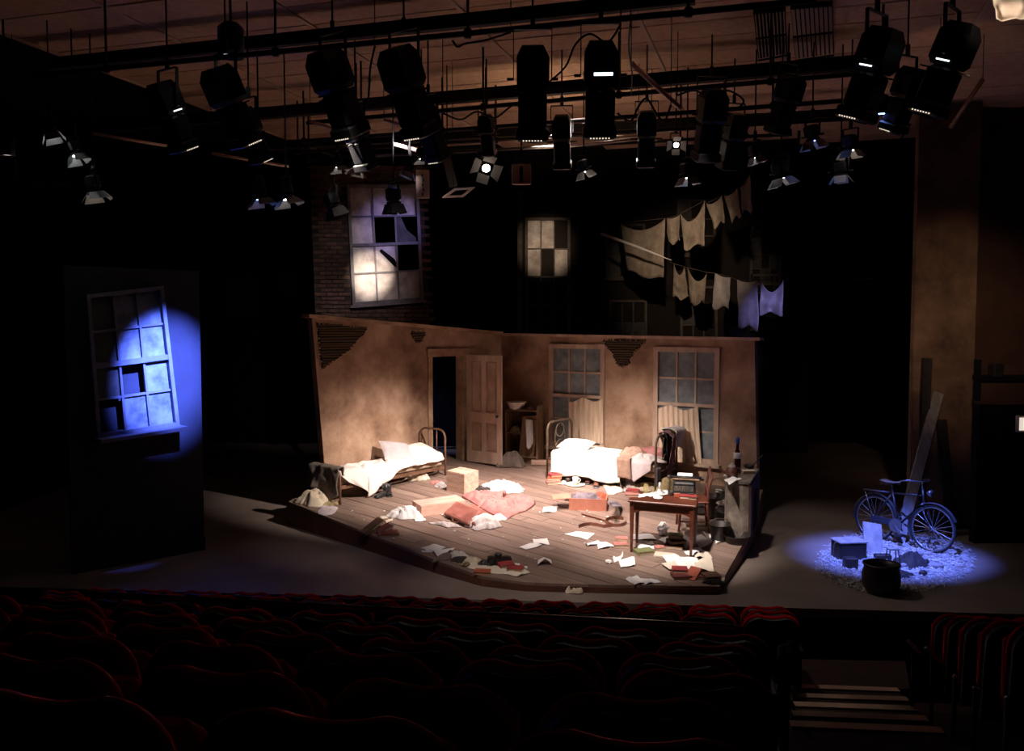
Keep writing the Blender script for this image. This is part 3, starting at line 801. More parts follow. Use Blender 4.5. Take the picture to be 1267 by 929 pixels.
def pillow(label, c, w, d, t, rot, m, name='pillow'):
    b = MB()
    def fn(sg):
        def f(u, v):
            x, y = u * 2 - 1, v * 2 - 1
            e = (max(0, 1 - abs(x) ** 3.2) * max(0, 1 - abs(y) ** 3.2)) ** .55
            px_, py_ = x * (1 - .10 * (1 - abs(y)) ** 0 * (1 - y * y) * 0 - .06 * (1 - y * y)), y * (1 - .06 * (1 - x * x))
            z = sg * t / 2 * e * (1 + .14 * noise.noise(V((x * 2, y * 2, w * 10)))) 
            return V((px_ * w / 2, py_ * d / 2, z))
        return f
    b.grid(fn(1), 18, 14); b.grid(lambda u, v: fn(-1)(1 - u, v), 18, 14)
    o = obj(name, b, m, smooth=True); o.location = c; o.rotation_euler = rot
    return tag(o, label, 'pillow')

# ------------------------------------------------------------------ iron beds
def iron_bed(label, A, B, wd, width, headh, footh, zm_head, zm_foot, m, style):
    d = V((B.x - A.x, B.y - A.y, 0)); L = d.length; d.normalize()
    th = thing('iron_bed', label, 'bed', V(((A.x + B.x) / 2 + wd.x * width / 2, (A.y + B.y) / 2 + wd.y * width / 2, RK((A.x + B.x) / 2, (A.y + B.y) / 2))))
    def end(P, top, name):
        z0 = lambda t: RK(P.x + wd.x * t, P.y + wd.y * t)
        def q(t, z): return V((P.x + wd.x * t, P.y + wd.y * t, z))
        r = .16; zt = P.z + top; b = MB()
        pts = [q(0, z0(0)), q(0, zt - r)] + [q(r - r * math.cos(a), zt - r + r * math.sin(a)) for a in [PI / 2 * i / 6 for i in range(1, 7)]]
        pts += [q(width - r + r * math.sin(a), zt - r + r * math.cos(a)) for a in [PI / 2 * i / 6 for i in range(0, 7)]] + [q(width, z0(width))]
        b.tube(pts, .02, 8)
        o = obj(name, b, m, th, smooth=True)
        lo = MB(); zr = P.z + .36
        lo.tube([q(0, zr), q(width, zr)], .014, 6); obj('cross_rail', lo, m, o, smooth=True)
        if style == 'plain':
            for t in (.33, .66):
                s_ = MB(); s_.tube([q(width * t, zr), q(width * t, zt)], .012, 6); obj('spindle', s_, m, o, smooth=True)
        else:
            zc = (zr + zt) / 2
            for sx in (-1, 1):
                s_ = MB(); s_.tube([q(width / 2 + sx * (.02 + .17 * abs(math.sin(a))) * 1.0 + sx * .0, zc + .30 * math.cos(a) * .9) for a in [2 * PI * i / 20 for i in range(11)]], .010, 6)
                obj('scroll', s_, m, o, smooth=True)
            for dz in (-.16, .16):
                s_ = MB(); s_.tube([q(width / 2 + .15 * math.cos(a), zc + dz + .13 * math.sin(a)) for a in [2 * PI * i / 18 for i in range(18)]], .010, 6, closed=True); obj('scroll', s_, m, o, smooth=True)
        return o
    end(A, headh, 'headboard'); end(B, footh, 'footboard')
    mt = MB()
    def MP(s, t, dz): 
        p = A.lerp(B, s) + wd * t; return V((p.x, p.y, lerp(A.z + zm_head, B.z + zm_foot, s) + dz))
    mt.hexa([MP(.02, .03, -.15), MP(.98, .03, -.15), MP(.98, width - .03, -.15), MP(.02, width - .03, -.15), MP(.02, .03, -.012), MP(.98, .03, -.012), MP(.98, width - .03, -.012), MP(.02, width - .03, -.012)])
    o = obj('mattress', mt, M_['mattress'], th)
    md = o.modifiers.new('edge', 'BEVEL'); md.width = .03; md.segments = 3
    # side rails sit at absolute heights
    return th, MP, d
A1, B1 = R(551, 588), R(421, 624)
d1 = V((B1.x - A1.x, B1.y - A1.y, 0)).normalized(); wd1 = V((d1.y, -d1.x, 0))
def fix_rail(th, A, B, wd, width, zh, zf):
    for c in [c for c in th.children if c.name.startswith('side_rail')]: bpy.data.objects.remove(c)
    for t in (.02, width - .02):
        b = MB(); p, q = A + wd * t, B + wd * t
        b.bar(V((p.x, p.y, A.z + zh - .19)), V((q.x, q.y, B.z + zf - .19)), .035, .06); obj('side_rail', b, M_['iron'], th)
bed1, MP1, _ = iron_bed('rusty iron single bed with plain hooped headboard, standing along the wall beside the door', A1, B1, wd1, .65, .84, .60, .34, .46, M_['iron'], 'plain')
fix_rail(bed1, A1, B1, wd1, .65, .34, .46)
def s1(u, v):
    # u along the bed, v across: 0..0.62 over the top, the rest hangs over the near side
    s = lerp(.03, 1.0, u); top = .60
    hang = .05 + .40 * max(0, 1 - abs(s - .78) / .34) ** 1.0 * (1 if s < .78 else max(.45, 1 - (s - .78) * 2.2))
    if v < top:
        t = lerp(.61, 0.0, v / top); w_ = (fold(s * 2.3, t * 1.3 + s, 3, 5.5)) * .10 * (.35 + .65 * min(1, v * 4)) + .02 * noise.noise(V((s * 9, t * 9, 4)))
        return MP1(s, t, .014 + max(0, w_))
    q = (v - top) / (1 - top); dz = -hang * q
    p = MP1(s - .05 * q * (1 if s > .78 else -.3), -.025 - .05 * math.sin(q * 1.6) - .025 * math.sin(s * 42 + q * 3) * q, .012 + dz)
    return p
cloth_grid('bed_sheet', 'rumpled cream sheet hanging in a point off the single bed', s1, 80, 44, M_['cream'], 'sheet', th=.006)
pillow('square mauve-grey pillow leaning over the white pillow on the single bed', MP1(.37, .32, .18), .58, .50, .18, (math.radians(36), math.radians(10), math.radians(32)), M_['pillow2'])
pillow('plump white pillow against the hooped headboard of the single bed', MP1(.15, .33, .13), .56, .48, .20, (math.radians(14), math.radians(-6), math.radians(46)), M_['sheet'])
def fb(u, v):
    # dark blanket over the footboard of the single bed
    t = lerp(-.06, .69, u); P = B1 + wd1 * t; zt = B1.z + .62
    k = v * 2 - 1
    out = d1 * (.05 * (1 if k > 0 else -1) + .10 * noise.noise(V((u * 3.2, k * 2, 5))) * abs(k) + .04 * fold(u * .7, k * .4, 5, 6) + .03 * k)
    z = zt - abs(k) ** 1.3 * (.46 if k > 0 else .14) * (1 + .18 * math.sin(u * 6)) + .02 * noise.noise(V((u * 6, v * 6, 2)))
    return V((P.x, P.y, 0)) + out + V((0, 0, z))
cloth_grid('blanket', 'dark taupe blanket slung over the footboard of the single bed', fb, 30, 24, M_['taupe'], 'blanket', th=.012)

A2, B2 = R(677, 592), R(811, 612)
d2 = V((B2.x - A2.x, B2.y - A2.y, 0)).normalized(); wd2 = V((-d2.y, d2.x, 0))
bed2, MP2, _ = iron_bed('brass-brown iron double bed with scrolled ends, under the two windows', A2, B2, wd2, .95, 1.02, .98, .50, .50, M_['iron2'], 'scroll')
fix_rail(bed2, A2, B2, wd2, .95, .50, .50)
def sheet2(s0, s1_, hang, seed, lump=.02):
    def fn(u, v):
        s = lerp(s0, s1_, u); top = .55
        if v < top:
            t = lerp(.94, 0, v / top); return MP2(s, t, .016 + max(0, lump * fold(s * 3, t * 2, seed, 2.2)))
        q = (v - top) / (1 - top); hh = hang(s)
        return MP2(s, -.03 - .03 * math.sin(q * 1.5) - .018 * q * math.sin(s * 50 + seed), .014 - hh * q)
    return fn
cloth_grid('bed_sheet', 'smooth white sheet hanging to near the floor from the double bed', sheet2(.05, .70, lambda s: .40 + .03 * math.sin(s * 14) - .06 * max(0, (s - .5)) - .10 * max(0, .18 - s), 3), 60, 30, M_['sheet'], 'sheet', th=.006)
cloth_grid('bed_sheet', 'crumpled pale under-sheet at the footboard end of the double bed', sheet2(.66, .965, lambda s: max(.06, .34 - abs(s - .82) * 1.6), 8, .05), 40, 30, M_['pillow2'], 'sheet', th=.006)
pillow('flat white pillow at the scrolled headboard of the double bed', MP2(.15, .52, .09), .62, .42, .17, (math.radians(12), math.radians(2), math.radians(-28)), M_['sheet'])
heap('coat', 'brown wool coat thrown over the middle of the double bed', 'coat', MP2(.73, .42, .01), .26, .40, .20, M_['browncloth'], 21, .3)
def coat_tail(u, v):
    s = lerp(.655, .78, u) + .03 * v; q = v
    return MP2(s - .01 * math.sin(u * 9), .22 - .30 * min(1, q * 1.8), .04 + (-.0 if q < .55 else -(q - .55) * .75) + .03 * fold(u * .6, v * .5, 5, 5))
cloth_grid('coat_sleeve', 'brown coat sleeve trailing down the side of the double bed', coat_tail, 14, 20, M_['browncloth'], 'sleeve', th=.02)
heap('blanket', 'dusty red blanket bunched against the wall side of the double bed', 'blanket', MP2(.84, .72, .01), .40, .20, .20, M_['pinkcloth'], 25, -.5)
heap('shirt', 'pale mauve shirt lying crumpled beside the brown coat on the bed', 'shirt', MP2(.85, .22, .01), .30, .20, .14, M_['pillow'], 27, -.4)
# clothes over the footboard of the double bed
def over_foot(t0, t1, zin, zout, seed, bulge=.03, top=1.0, wav=.025):
    def fn(u, v):
        t = lerp(t0, t1, u) + .02 * math.sin(v * 7 + seed); P = B2 + wd2 * t; k = v * 2 - 1
        out = d2 * ((.03 + bulge * (1 - abs(k))) * (1 if k > 0 else -1) * min(1, abs(k) * 5) + wav * math.sin(u * 11 + k * 2 + seed) * abs(k))
        return V((P.x, P.y, 0)) + out + V((0, 0, B2.z + top - (abs(k) ** 1.2) * (zout if k > 0 else zin) + .02 * noise.noise(V((u * 5, v * 5, seed)))))
    return fn
cloth_grid('trousers', 'dark wool trousers hanging over the scrolled footboard', over_foot(.38, .74, .50, .56, 1, .02, 1.0, .015), 20, 30, M_['darkcloth'], 'trousers', th=.012)
cloth_grid('scarf', 'long plum scarf hanging straight down from the footboard', over_foot(.44, .60, .3, .78, 2, .13, 1.03, .01), 10, 34, M_['plum'], 'scarf', th=.012)
cloth_grid('shirt', 'white shirt bundled over the top corner of the footboard', over_foot(.58, 1.0, .16, .36, 3, .15, 1.07, .05), 24, 22, M_['whitecloth'], 'shirt', th=.012)
cloth_grid('stocking', 'slate stockings hung low on the front footboard post', lambda u, v: V((B2.x, B2.y, 0)) + wd2 * (lerp(-.06, .10, u)) + d2 * (.035 + .02 * math.sin(u * 9)) + V((0, 0, B2.z + .46 - v * (.40 + .05 * math.sin(u * 8)))), 8, 14, M_['navy'], 'stocking', th=.012)

# ------------------------------------------------------------------ bookcase in the corner, basin, board, towel
sw = thing('bookcase', 'low old wooden bookcase in the corner behind the open door', 'bookcase', R(645, 570))
sA, sB = R(626, 571), R(665, 575); sd = V((sB.x - sA.x, sB.y - sA.y, 0)); sL = sd.length; sd.normalize(); sn_ = V((-sd.y, sd.x, 0))
def SB(x, y, z): p = sA + sd * x + sn_ * y; return V((p.x, p.y, sA.z + z))
def sbx(x0, x1, y0, y1, z0, z1): return MB().hexa([SB(x0, y0, z0), SB(x1, y0, z0), SB(x1, y1, z0), SB(x0, y1, z0), SB(x0, y0, z1), SB(x1, y0, z1), SB(x1, y1, z1), SB(x0, y1, z1)])
obj('side_panel', sbx(-.02, .01, 0, .3, 0, 1.02), M_['shelfwood'], sw); obj('side_panel', sbx(sL - .03, sL, 0, .3, 0, 1.12), M_['shelfwood'], sw)
obj('back_panel', sbx(.01, sL - .03, .28, .3, 0, 1.04), M_['brownbook'], sw)
for z in (.10, .56, 1.0): obj('shelf', sbx(.01, sL - .03, 0, .28, z, z + .03), M_['shelfwood'], sw)
bs = thing('basin', 'white enamel washing basin on top of the corner bookcase', 'basin', SB(.17, .12, 1.03))
obj('bowl', MB().lathe([(.10, 0), (.12, .005), (.18, .12), (.205, .135), (.205, .145), (.185, .14), (.115, .02), (.0, .018)], 28, cap=False), M_['enamel'], bs, smooth=True, local=True)
heap('cloth', 'brown rag beside the enamel basin on the bookcase', 'rag', SB(.45, .14, 1.03), .12, .08, .07, M_['browncloth'], 31)
heap('cloth', 'pale rag folded on the middle shelf of the bookcase', 'rag', SB(.16, .12, .59), .14, .10, .12, M_['olivecloth'], 32)
heap('blanket', 'grey-brown blanket stuffed on the floor at the foot of the bookcase', 'blanket', R(634, 577), .26, .14, .34, M_['taupe'], 33, sc=5.5)
bd = MB(); bd.hexa([R(641, 571), R(659, 574), R(659, 574) + V((.02, .03, 0)), R(641, 571) + V((.02, .03, 0)), SB(.36, -.02, .90), SB(sL + .02, -.02, .94), SB(sL + .02, .0, .94), SB(.36, .0, .90)])
o = tag(obj('board', bd, M_['shelfwood']), 'tapering pale board leaning on the front of the bookcase', 'board'); recentre(o)
rl = MB(); rl.tube([SB(.42, -.06, .86), SB(sL + .12, -.07, .82)], .008, 6)
o = tag(obj('towel_rod', rl, M_['iron']), 'thin rod across the bookcase front that carries a towel', 'rod'); recentre(o)
cloth_grid('towel', 'white towel hanging from the rod on the corner bookcase', lambda u, v: SB(lerp(.45, .60, u) + .02 * v, -.085 - .02 * math.sin(u * 8), .87 - v * (.52 + .06 * math.sin(u * 5)) - .02 * u), 10, 16, M_['whitecloth'], 'towel', th=.006)
tb = MB().rbox(tuple(RU(668, 575, .046)), (.34, .16, .09), .01); o = tag(obj('wooden_box', tb, M_['crate']), 'small wooden box on the floor between bookcase and double bed', 'box'); recentre(o)

# ------------------------------------------------------------------ things under and before the double bed
ls = thing('lamp_shade', 'small white lampshade on books under the headboard', 'lampshade', RU(688, 594, .16))
obj('shade', MB().lathe([(.10, 0), (.055, .14)], 20, cap=False), M_['paper'], ls, smooth=True, local=True); obj('ring', MB().tube([(.055 * math.cos(a), .055 * math.sin(a), .14) for a in [PI * i / 8 for i in range(16)]], .004, 5, closed=True), M_['iron'], ls, local=True)
book('faded pink book lowest in the stack under the lampshade', R(685, 598, 0), .26, .20, .05, .1, M_['pinkbook'])
book('rust cloth book in the middle of the stack under the lampshade', RU(686, 597, .052), .24, .19, .05, -.2, M_['rustbook'])
book('crimson book topmost in the stack under the lampshade', RU(687, 596, .104), .22, .17, .045, .3, M_['redbook'])
def cup(label, c, r, h, m, handle=True):
    t = thing('cup', label, 'cup', c)
    obj('bowl', MB().lathe([(r * .6, 0), (r * .85, h * .3), (r, h), (r * .92, h), (r * .78, h * .35), (0, h * .12)], 16, cap=False), m, t, smooth=True, local=True)
    if handle: obj('handle', MB().tube([(r * .9 + .035 * math.sin(a), 0, h * .55 - .035 * math.cos(a)) for a in [PI * i / 7 for i in range(8)]], .006, 6), m, t, smooth=True, local=True)
    return t
def plate(label, c, r, m):
    t = thing('plate', label, 'plate', c, rake=True)
    obj('dish', MB().lathe([(0, .004), (r * .6, 0), (r, .018), (r, .022), (r * .6, .008), (0, .010)], 24, cap=False), m, t, smooth=True, local=True); return t
plate('white saucer on the floor beside the book stack', R(696, 598), .14, M_['china'])
plate('cream plate under a mug beneath the double bed', R(712, 600), .17, M_['oldpaper'])
cup('white mug standing on the cream plate', RU(712, 600, .022), .055, .12, M_['china'])
cup('small brown cup on the floor beside the saucer', R(703, 597), .05, .09, M_['potmetal'])
o = tag(obj('suitcase', MB().rbox(tuple(RU(716, 594, .15)), (.30, .22, .28), .02), M_['brownbook']), 'small brown case pushed under the double bed', 'case'); recentre(o)
o = tag(obj('box', MB().rbox(tuple(RU(755, 594, .12)), (.36, .24, .24), .01), M_['potmetal']), 'dark tin box under the middle of the double bed', 'box'); recentre(o)
def boot(label, c, rz, m, tall=.24, name='boot', group=None, k=1.0):
    t = thing(name, label, name, c, rz, group, True)
    up = MB(); up.lathe([(.046 * k, .03), (.05 * k, .06), (.05 * k, .12), (.055 * k, tall)], 12, Matrix.Translation((-.06 * k, 0, 0)), cap=True)
    up.grid(lambda u, v: V(((-.10 + .27 * u) * k, .048 * k * math.cos(PI * v) * (1 - .25 * (2 * u - 1) ** 4), .02 + (.10 - .065 * u) * k * math.sin(PI * v) ** .7)), 10, 8)
    obj('upper', up, m, t, smooth=True, local=True)
    so = MB(); so.rbox((.035 * k, 0, .012), (.28 * k, .095 * k, .024), .008); obj('sole', so, M_['blackleather'], t, local=True)
    return t
boot('brown ankle boot under the bed, nearer the mug', R(729, 597), -1.9, M_['shoe'])
boot('brown ankle boot under the bed, nearer the newspapers', R(738, 601), -1.75, M_['shoe'])
cloth_px('newspaper', 'open newspaper spread on the floor below the sheet hem', 'newspaper', [(742, 595), (756, 592), (768, 600), (776, 606), (762, 610), (747, 603)], .05, M_['oldpaper'], 41)
sheet_px('propped newspaper leaf standing under the bed edge', [(762, 592), (790, 602), (778, 610), (768, 609)], M_['pillow2'], .10, .02, name='newspaper', cat='newspaper')
sheet_px('white sheet between newspaper and cardboard box', [(748, 603), (768, 602), (762, 612), (752, 612)])
heap('cloth', 'olive cloth bundle under the footboard of the double bed', 'cloth', R(786, 597), .30, .16, .16, M_['olivecloth'], 43)
heap('cloth', 'dark bundle deep under the double bed', 'cloth', R(770, 592), .30, .2, .2, M_['darkcloth'], 44)
heap('cloth', 'pale rag pile behind the table beside the footboard post', 'rag', R(800, 606), .28, .18, .14, M_['creamcloth'], 45)
heap('cloth', 'olive bag slumped behind the typewriter at the footboard', 'bag', R(828, 612), .30, .22, .34, M_['olivecloth'], 46)

# cardboard box of clothes
cb = thing('cardboard_box', 'open orange cardboard box of clothes in the middle of the floor', 'box', R(728, 628), math.radians(-8), None, True)
b = MB(); bw_, bd_, bh_ = .58, .34, .19
for c, s_ in (((0, -bd_ / 2, bh_ / 2), (bw_, .012, bh_)), ((0, bd_ / 2, bh_ / 2), (bw_, .012, bh_)), ((-bw_ / 2, 0, bh_ / 2), (.012, bd_, bh_)), ((bw_ / 2, 0, bh_ / 2), (.012, bd_, bh_)), ((0, 0, .006), (bw_, bd_, .012))): b.box(c, s_)
obj('carton', b, M_['card'], cb, local=True)
obj('flap', MB().bar((-bw_ / 2, 0, bh_ - .005), (-bw_ / 2 - .28, -.05, bh_ - .03), .012, bd_ - .02, up=(0, 1, 0)), M_['card'], cb, local=True)
heap('jacket', 'slate-mauve jacket heaped in the orange cardboard box', 'jacket', RU(723, 627, .10), .30, .14, .17, M_['greycloth'], 51, -.1)
heap('jumper', 'orange jumper folded inside the cardboard box', 'jumper', RU(742, 626, .11), .12, .11, .14, M_['rustbook'], 52)
cloth_grid('jacket', 'slate jacket sleeve draped out of the cardboard box towards the table', lambda u, v: R(lerp(752, 759, u) + 11 * v, lerp(620, 627, u), .24 * (1 - v ** 1.6) + .03 + .02 * math.sin(u * 7)), 12, 12, M_['greycloth'], 'jacket', th=.015)
# belts on the boards
def strap(label, pts, w_, m):
    b = MB(); P = [R(*p) for p in pts]; up = V((0, 0, 1))
    for i in range(len(P) - 1): b.bar(P[i] + V((0, 0, w_ / 2)), P[i + 1] + V((0, 0, w_ / 2)), .006, w_)
    o = tag(obj('belt', b, m), label, 'belt'); recentre(o)
strap('brown belt lying in a wave on the boards', [(716, 653), (722, 651), (730, 650), (738, 651), (747, 653), (757, 652)], .05, M_['shoe'])
strap('brown belt coiled in a loop beside the table leg', [(762 + 13 * math.cos(a), 647 + 5 * math.sin(a)) for a in [2 * PI * i / 16 for i in range(15)]], .05, M_['shoe'])
o = tag(obj('walking_stick', MB().tube([RU(720, 637, .015), RU(745, 644, .015), RU(760, 650, .015)], .012, 6), M_['darkwood']), 'thin dark stick lying near the coiled belt', 'stick'); recentre(o)

# ------------------------------------------------------------------ crates, suitcase and clothes in the middle of the floor
def crate(label, c, w_, d_, h_, rz, m, lid=True, nb=2):
    t = thing('wooden_crate', label, 'crate', c, rz, None, True); b = .014
    bh = h_ / nb
    me = {}
    for k in range(nb):
        z = bh * (k + .5)
        for key, c_, s_ in (('x', (0, -d_ / 2, z), (w_, b, bh - .004)), ('x', (0, d_ / 2, z), (w_, b, bh - .004)), ('y', (-w_ / 2, 0, z), (b, d_ - b, bh - .004)), ('y', (w_ / 2, 0, z), (b, d_ - b, bh - .004))):
            obj('plank', MB().box(c_, s_), m, t, local=True)
    n = 3
    for k in range(n): obj('lid_plank', MB().box((0, -d_ / 2 + (k + .5) * d_ / n, h_ + .006), (w_ + .01, d_ / n - .004, .012)), m, t, local=True)
    return t
crate('square pine crate standing upright near the single bed foot of the door', (R(576, 613) + R(552, 607) + R(592, 607) + R(570, 600)) / 4, .40, .36, .34, math.radians(-38), M_['crate'])
crate('long low rosy wooden crate beside the red suitcase', R(543, 632), .74, .36, .16, math.radians(28), M_['pinkcrate'], nb=1)
sc_ = thing('suitcase', 'worn red leather suitcase with its lid half open, on the boards', 'suitcase', R(580, 645))
def slab(name, q, th, m, parent, bev=.025):
    n_ = (q[1] - q[0]).cross(q[3] - q[0]).normalized()
    if n_.z < 0: n_ = -n_
    o = obj(name, MB().hexa([a - n_ * th for a in q] + list(q)), m, parent); md = o.modifiers.new('edge', 'BEVEL'); md.width = bev; md.segments = 3
    return o, n_
# lid: near-side edge low, hinge edge raised on the clothes; body lies behind it
lq = [R(548, 634, .07), R(579, 648, .07), R(595, 631, .19), R(565, 619, .19)]
ld, ln = slab('lid', lq, .07, M_['leather'], sc_, .03)
iq = [lerp(lerp(lq[0], lq[1], u), lerp(lq[3], lq[2], u), v) + ln * .004 for u, v in ((.12, .12), (.88, .12), (.88, .86), (.12, .86))]
slab('lid_panel', iq, .006, M_['leather'], ld, .002)
bq = [R(566, 634, .09), R(588, 648, .09), R(609, 636, .09), R(586, 622, .09)]
slab('case_body', bq, .085, M_['leather'], sc_, .03)
hp = lerp(lq[0], lq[1], .5) - ln * .035; hx_ = (lq[1] - lq[0]).normalized(); hy_ = (lq[0] - lq[3]).normalized()
obj('handle', MB().tube([hp + hx_ * .08 * math.cos(a) + hy_ * .05 * math.sin(a) for a in [PI * i / 8 for i in range(9)]], .010, 6), M_['shoe'], ld)
for u in (.2, .8): obj('clasp', MB().bar(lerp(lq[0], lq[1], u) - ln * .05 + hy_ * .006, lerp(lq[0], lq[1], u) - ln * .01 + hy_ * .006, .04, .01, up=hy_), M_['iron2'], ld)
cloth_px('blanket', 'long pink blanket trailing across the boards behind the suitcase', 'blanket', [(571, 615), (580, 611), (606, 611), (626, 611), (624, 615), (613, 619), (627, 621), (644, 620), (659, 618), (662, 624), (652, 632), (638, 637), (626, 643), (612, 638), (600, 633), (590, 626), (580, 620)], .15, M_['pinkcloth'], 61, 9.0)
heap('cloth', 'white cloth bundle spilling out at the corner of the suitcase', 'cloth', R(600, 650), .22, .28, .20, M_['whitecloth'], 62, -.4)
heap('cloth', 'white linen pile on the boards behind the pine crate', 'linen', R(621, 606), .40, .24, .20, M_['whitecloth'], 63, -.2, sc=4.5)
heap('cloth', 'black garment under the white linen beside the pine crate', 'garment', R(601, 607), .26, .20, .09, M_['darkcloth'], 64)
heap('shirt', 'white striped shirt crumpled beside the long low crate', 'shirt', R(503, 638), .28, .20, .19, M_['whitecloth'], 65, .2, sc=4)
heap('cloth', 'small white rag beside the upright pine crate', 'rag', R(546, 602), .11, .11, .10, M_['whitecloth'], 66)
heap('cloth', 'pink rag behind the small white one near the pine crate', 'rag', R(541, 598), .13, .08, .06, M_['pinkcloth'], 67)
heap('cloth', 'grey-pink scraps of cloth at the lid side of the suitcase', 'cloth', R(553, 650), .22, .08, .06, M_['pillow'], 68, -.4)
heap('cloth', 'white rag behind the suitcase bundle on the pink blanket', 'rag', R(617, 642), .12, .12, .08, M_['whitecloth'], 69)
sheet_px('torn paper strip in front of the striped shirt', [(513, 643), (526, 642), (527, 645), (514, 646)])
# under the single bed
heap('bag', 'cream cloth bundle under the head end of the single bed', 'bundle', R(512, 592), .26, .20, .26, M_['creamcloth'], 71)
o = tag(obj('box', MB().rbox(tuple(RU(533, 583, .11)), (.32, .22, .22), .01), M_['shelfwood']), 'plain wooden box by the door jamb behind the single bed', 'box'); recentre(o)
boot('black boot under the single bed, standing upright', R(474, 614), -2.2, M_['blackleather'], .20)
boot('black boot under the single bed, tipped beside the upright one', R(481, 612), -1.3, M_['blackleather'], .17)
heap('cloth', 'pale roll of cloth in the shadow under the bed foot', 'cloth', R(409, 613), .15, .10, .12, M_['creamcloth'], 72)
heap('cloth', 'large cream cloth bundle at the curved corner of the platform', 'cloth', R(388, 622), .32, .24, .26, M_['creamcloth'], 73, sc=4)
cloth_px('cloth', 'pinkish pale cloth lying flat beside the cream bundle', 'cloth', [(392, 634), (402, 627), (418, 628), (412, 636), (400, 638)], .06, M_['pillow2'], 74)
heap('cloth', 'olive rag between the cream bundle and the bed leg', 'rag', R(406, 624), .20, .12, .08, M_['olivecloth'], 75)
cup('glass tumbler on its own near the corner bundle', R(384, 607), .04, .10, M_['bluepane'], False)
plate('dark photograph plate lying on boards near the books', R(480, 652), .09, M_['blackleather'])
sheet_px('small photograph with dark border on the boards, upper one', [(470, 640), (477, 639), (480, 642), (473, 643)], M_['oldpaper'], .005, name='photograph', cat='photograph')
sheet_px('small photograph with dark border on the boards, lower one', [(477, 645), (486, 642), (486, 645), (478, 648)], M_['oldpaper'], .005, name='photograph', cat='photograph')
book('maroon book lying tilted nearest the striped shirt on the platform edge', R(472, 657), .30, .22, .04, .4, M_['maroon'], -.35)
book('brown open-spined book leaning on the maroon book', RU(463, 655, .05), .28, .20, .035, .6, M_['brownbook'], -.5)
book('dark red book flat at the platform edge under the leaning ones', R(480, 661), .30, .24, .03, .25, M_['maroon'])
book('slim brown book under the pile at the shaded platform edge', R(457, 658), .30, .20, .03, .8, M_['brownbook'])

# ------------------------------------------------------------------ clutter along the front of the platform
sheet_px('white paper in a fan at the platform edge, flat one behind', [(520, 678), (536, 674), (552, 677), (536, 684)])
sheet_px('white paper in a fan at the platform edge, near one drooping', [(533, 682), (563, 678), (552, 690), (544, 694)], curl=.04)
sheet_px('white paper strip tucked under the fan of sheets', [(521, 682), (534, 681), (536, 684), (522, 684)])
heap('cloth', 'grey wool sock beside the fan of papers', 'sock', R(556, 689), .22, .09, .08, M_['taupe'], 81, .8)
heap('cloth', 'white crumpled cloth beside the grey sock', 'cloth', R(566, 689), .12, .09, .10, M_['whitecloth'], 82)
heap('glove', 'black glove in the row of clutter at the platform front', 'glove', R(572, 694), .15, .09, .06, M_['darkcloth'], 83)
heap('cloth', 'cream rag right behind the black glove', 'rag', R(584, 695), .12, .09, .07, M_['creamcloth'], 84)
crumple('yellowish crumpled wrapper below the black glove', R(577, 701), .06, M_['olivecloth'], 85)
cloth_px('cloth', 'flat cream paper under the clutter at the platform front', 'wrapper', [(570, 699), (590, 695), (612, 700), (630, 706), (620, 711), (590, 706)], .02, M_['oldpaper'], 86)
heap('cloth', 'black lace bundle beside the red books', 'lace', R(600, 699), .10, .08, .08, M_['blackleather'], 87)
boot('black shoe in the clutter behind the red books', R(613, 699), .5, M_['blackleather'], .12, 'shoe')
boot('second black shoe against the red books, heel up', R(620, 696), .9, M_['blackleather'], .14, 'shoe')
book('rust red book alone in the front clutter', R(597, 709), .20, .14, .035, -.1, M_['rustbook'])
book('deep red book with dark spine, nearer the black shoes', R(626, 702), .19, .16, .06, .35, M_['redbook'])
book('bright red book lying against the deep red one', R(638, 706), .20, .15, .05, -.25, M_['redbook'])
sheet_px('cream sheet under the bright red book', [(622, 711), (648, 704), (656, 709), (640, 714)], M_['oldpaper'])
sheet_px('white card behind the red books', [(636, 699), (643, 698), (643, 702), (637, 702)])
crumple('white scrap crumpled beyond the red books', R(650, 704), .04, M_['paper'], 88)

# papers over the boards
sheet_px('sheet nearest the front clutter, lower of a pair on the boards', [(642, 678), (656, 673), (671, 676), (651, 681)])
sheet_px('sheet overlapping its pair on the boards, upper one', [(659, 668), (677, 666), (680, 674), (661, 675)])
sheet_px('wide white sheet alone in the middle of the boards', [(698, 661), (714, 658), (736, 660), (727, 668)], curl=.008)
sheet_px('sheet between the wide sheet and the table, angled one', [(723, 674), (740, 669), (744, 673), (727, 677)], curl=.04)
sheet_px('sheet beside the angled one, nearer the table leg', [(739, 672), (750, 671), (762, 677), (740, 680)])
sheet_px('arched sheet curling up off the front boards', [(666, 694), (681, 693), (683, 699), (665, 700)], fold_=.07, curl=.01)
sheet_px('white square sheet on the front boards', [(765, 694), (785, 692), (786, 701), (768, 703)])
crumple('white crumpled ball of paper at the front boards', R(753, 697), .055, M_['paper'], 91)
sheet_px('bent white scrap behind the crumpled ball', [(758, 690), (770, 688), (771, 691), (760, 696)], curl=.06)
sheet_px('creased sheet at the platform front, half facing the seats', [(774, 717), (788, 712), (799, 722), (785, 725)], M_['paper'], .02)
sheet_px('creased sheet at the platform front, half facing the stove', [(792, 716), (808, 717), (818, 721), (798, 724)], M_['paper'], .02)
sheet_px('white sheet on the boards behind the belts', [(673, 628), (690, 627), (688, 634), (671, 635)])
sheet_px('white sheet under the table, behind its front leg', [(783, 662), (804, 661), (812, 669), (781, 668)])
sheet_px('white sheet under the table, in front of the crumpled one', [(787, 674), (807, 672), (814, 680), (790, 681)])
sheet_px('white sheet under the table, beside the green books', [(815, 668), (826, 663), (838, 665), (824, 674)])
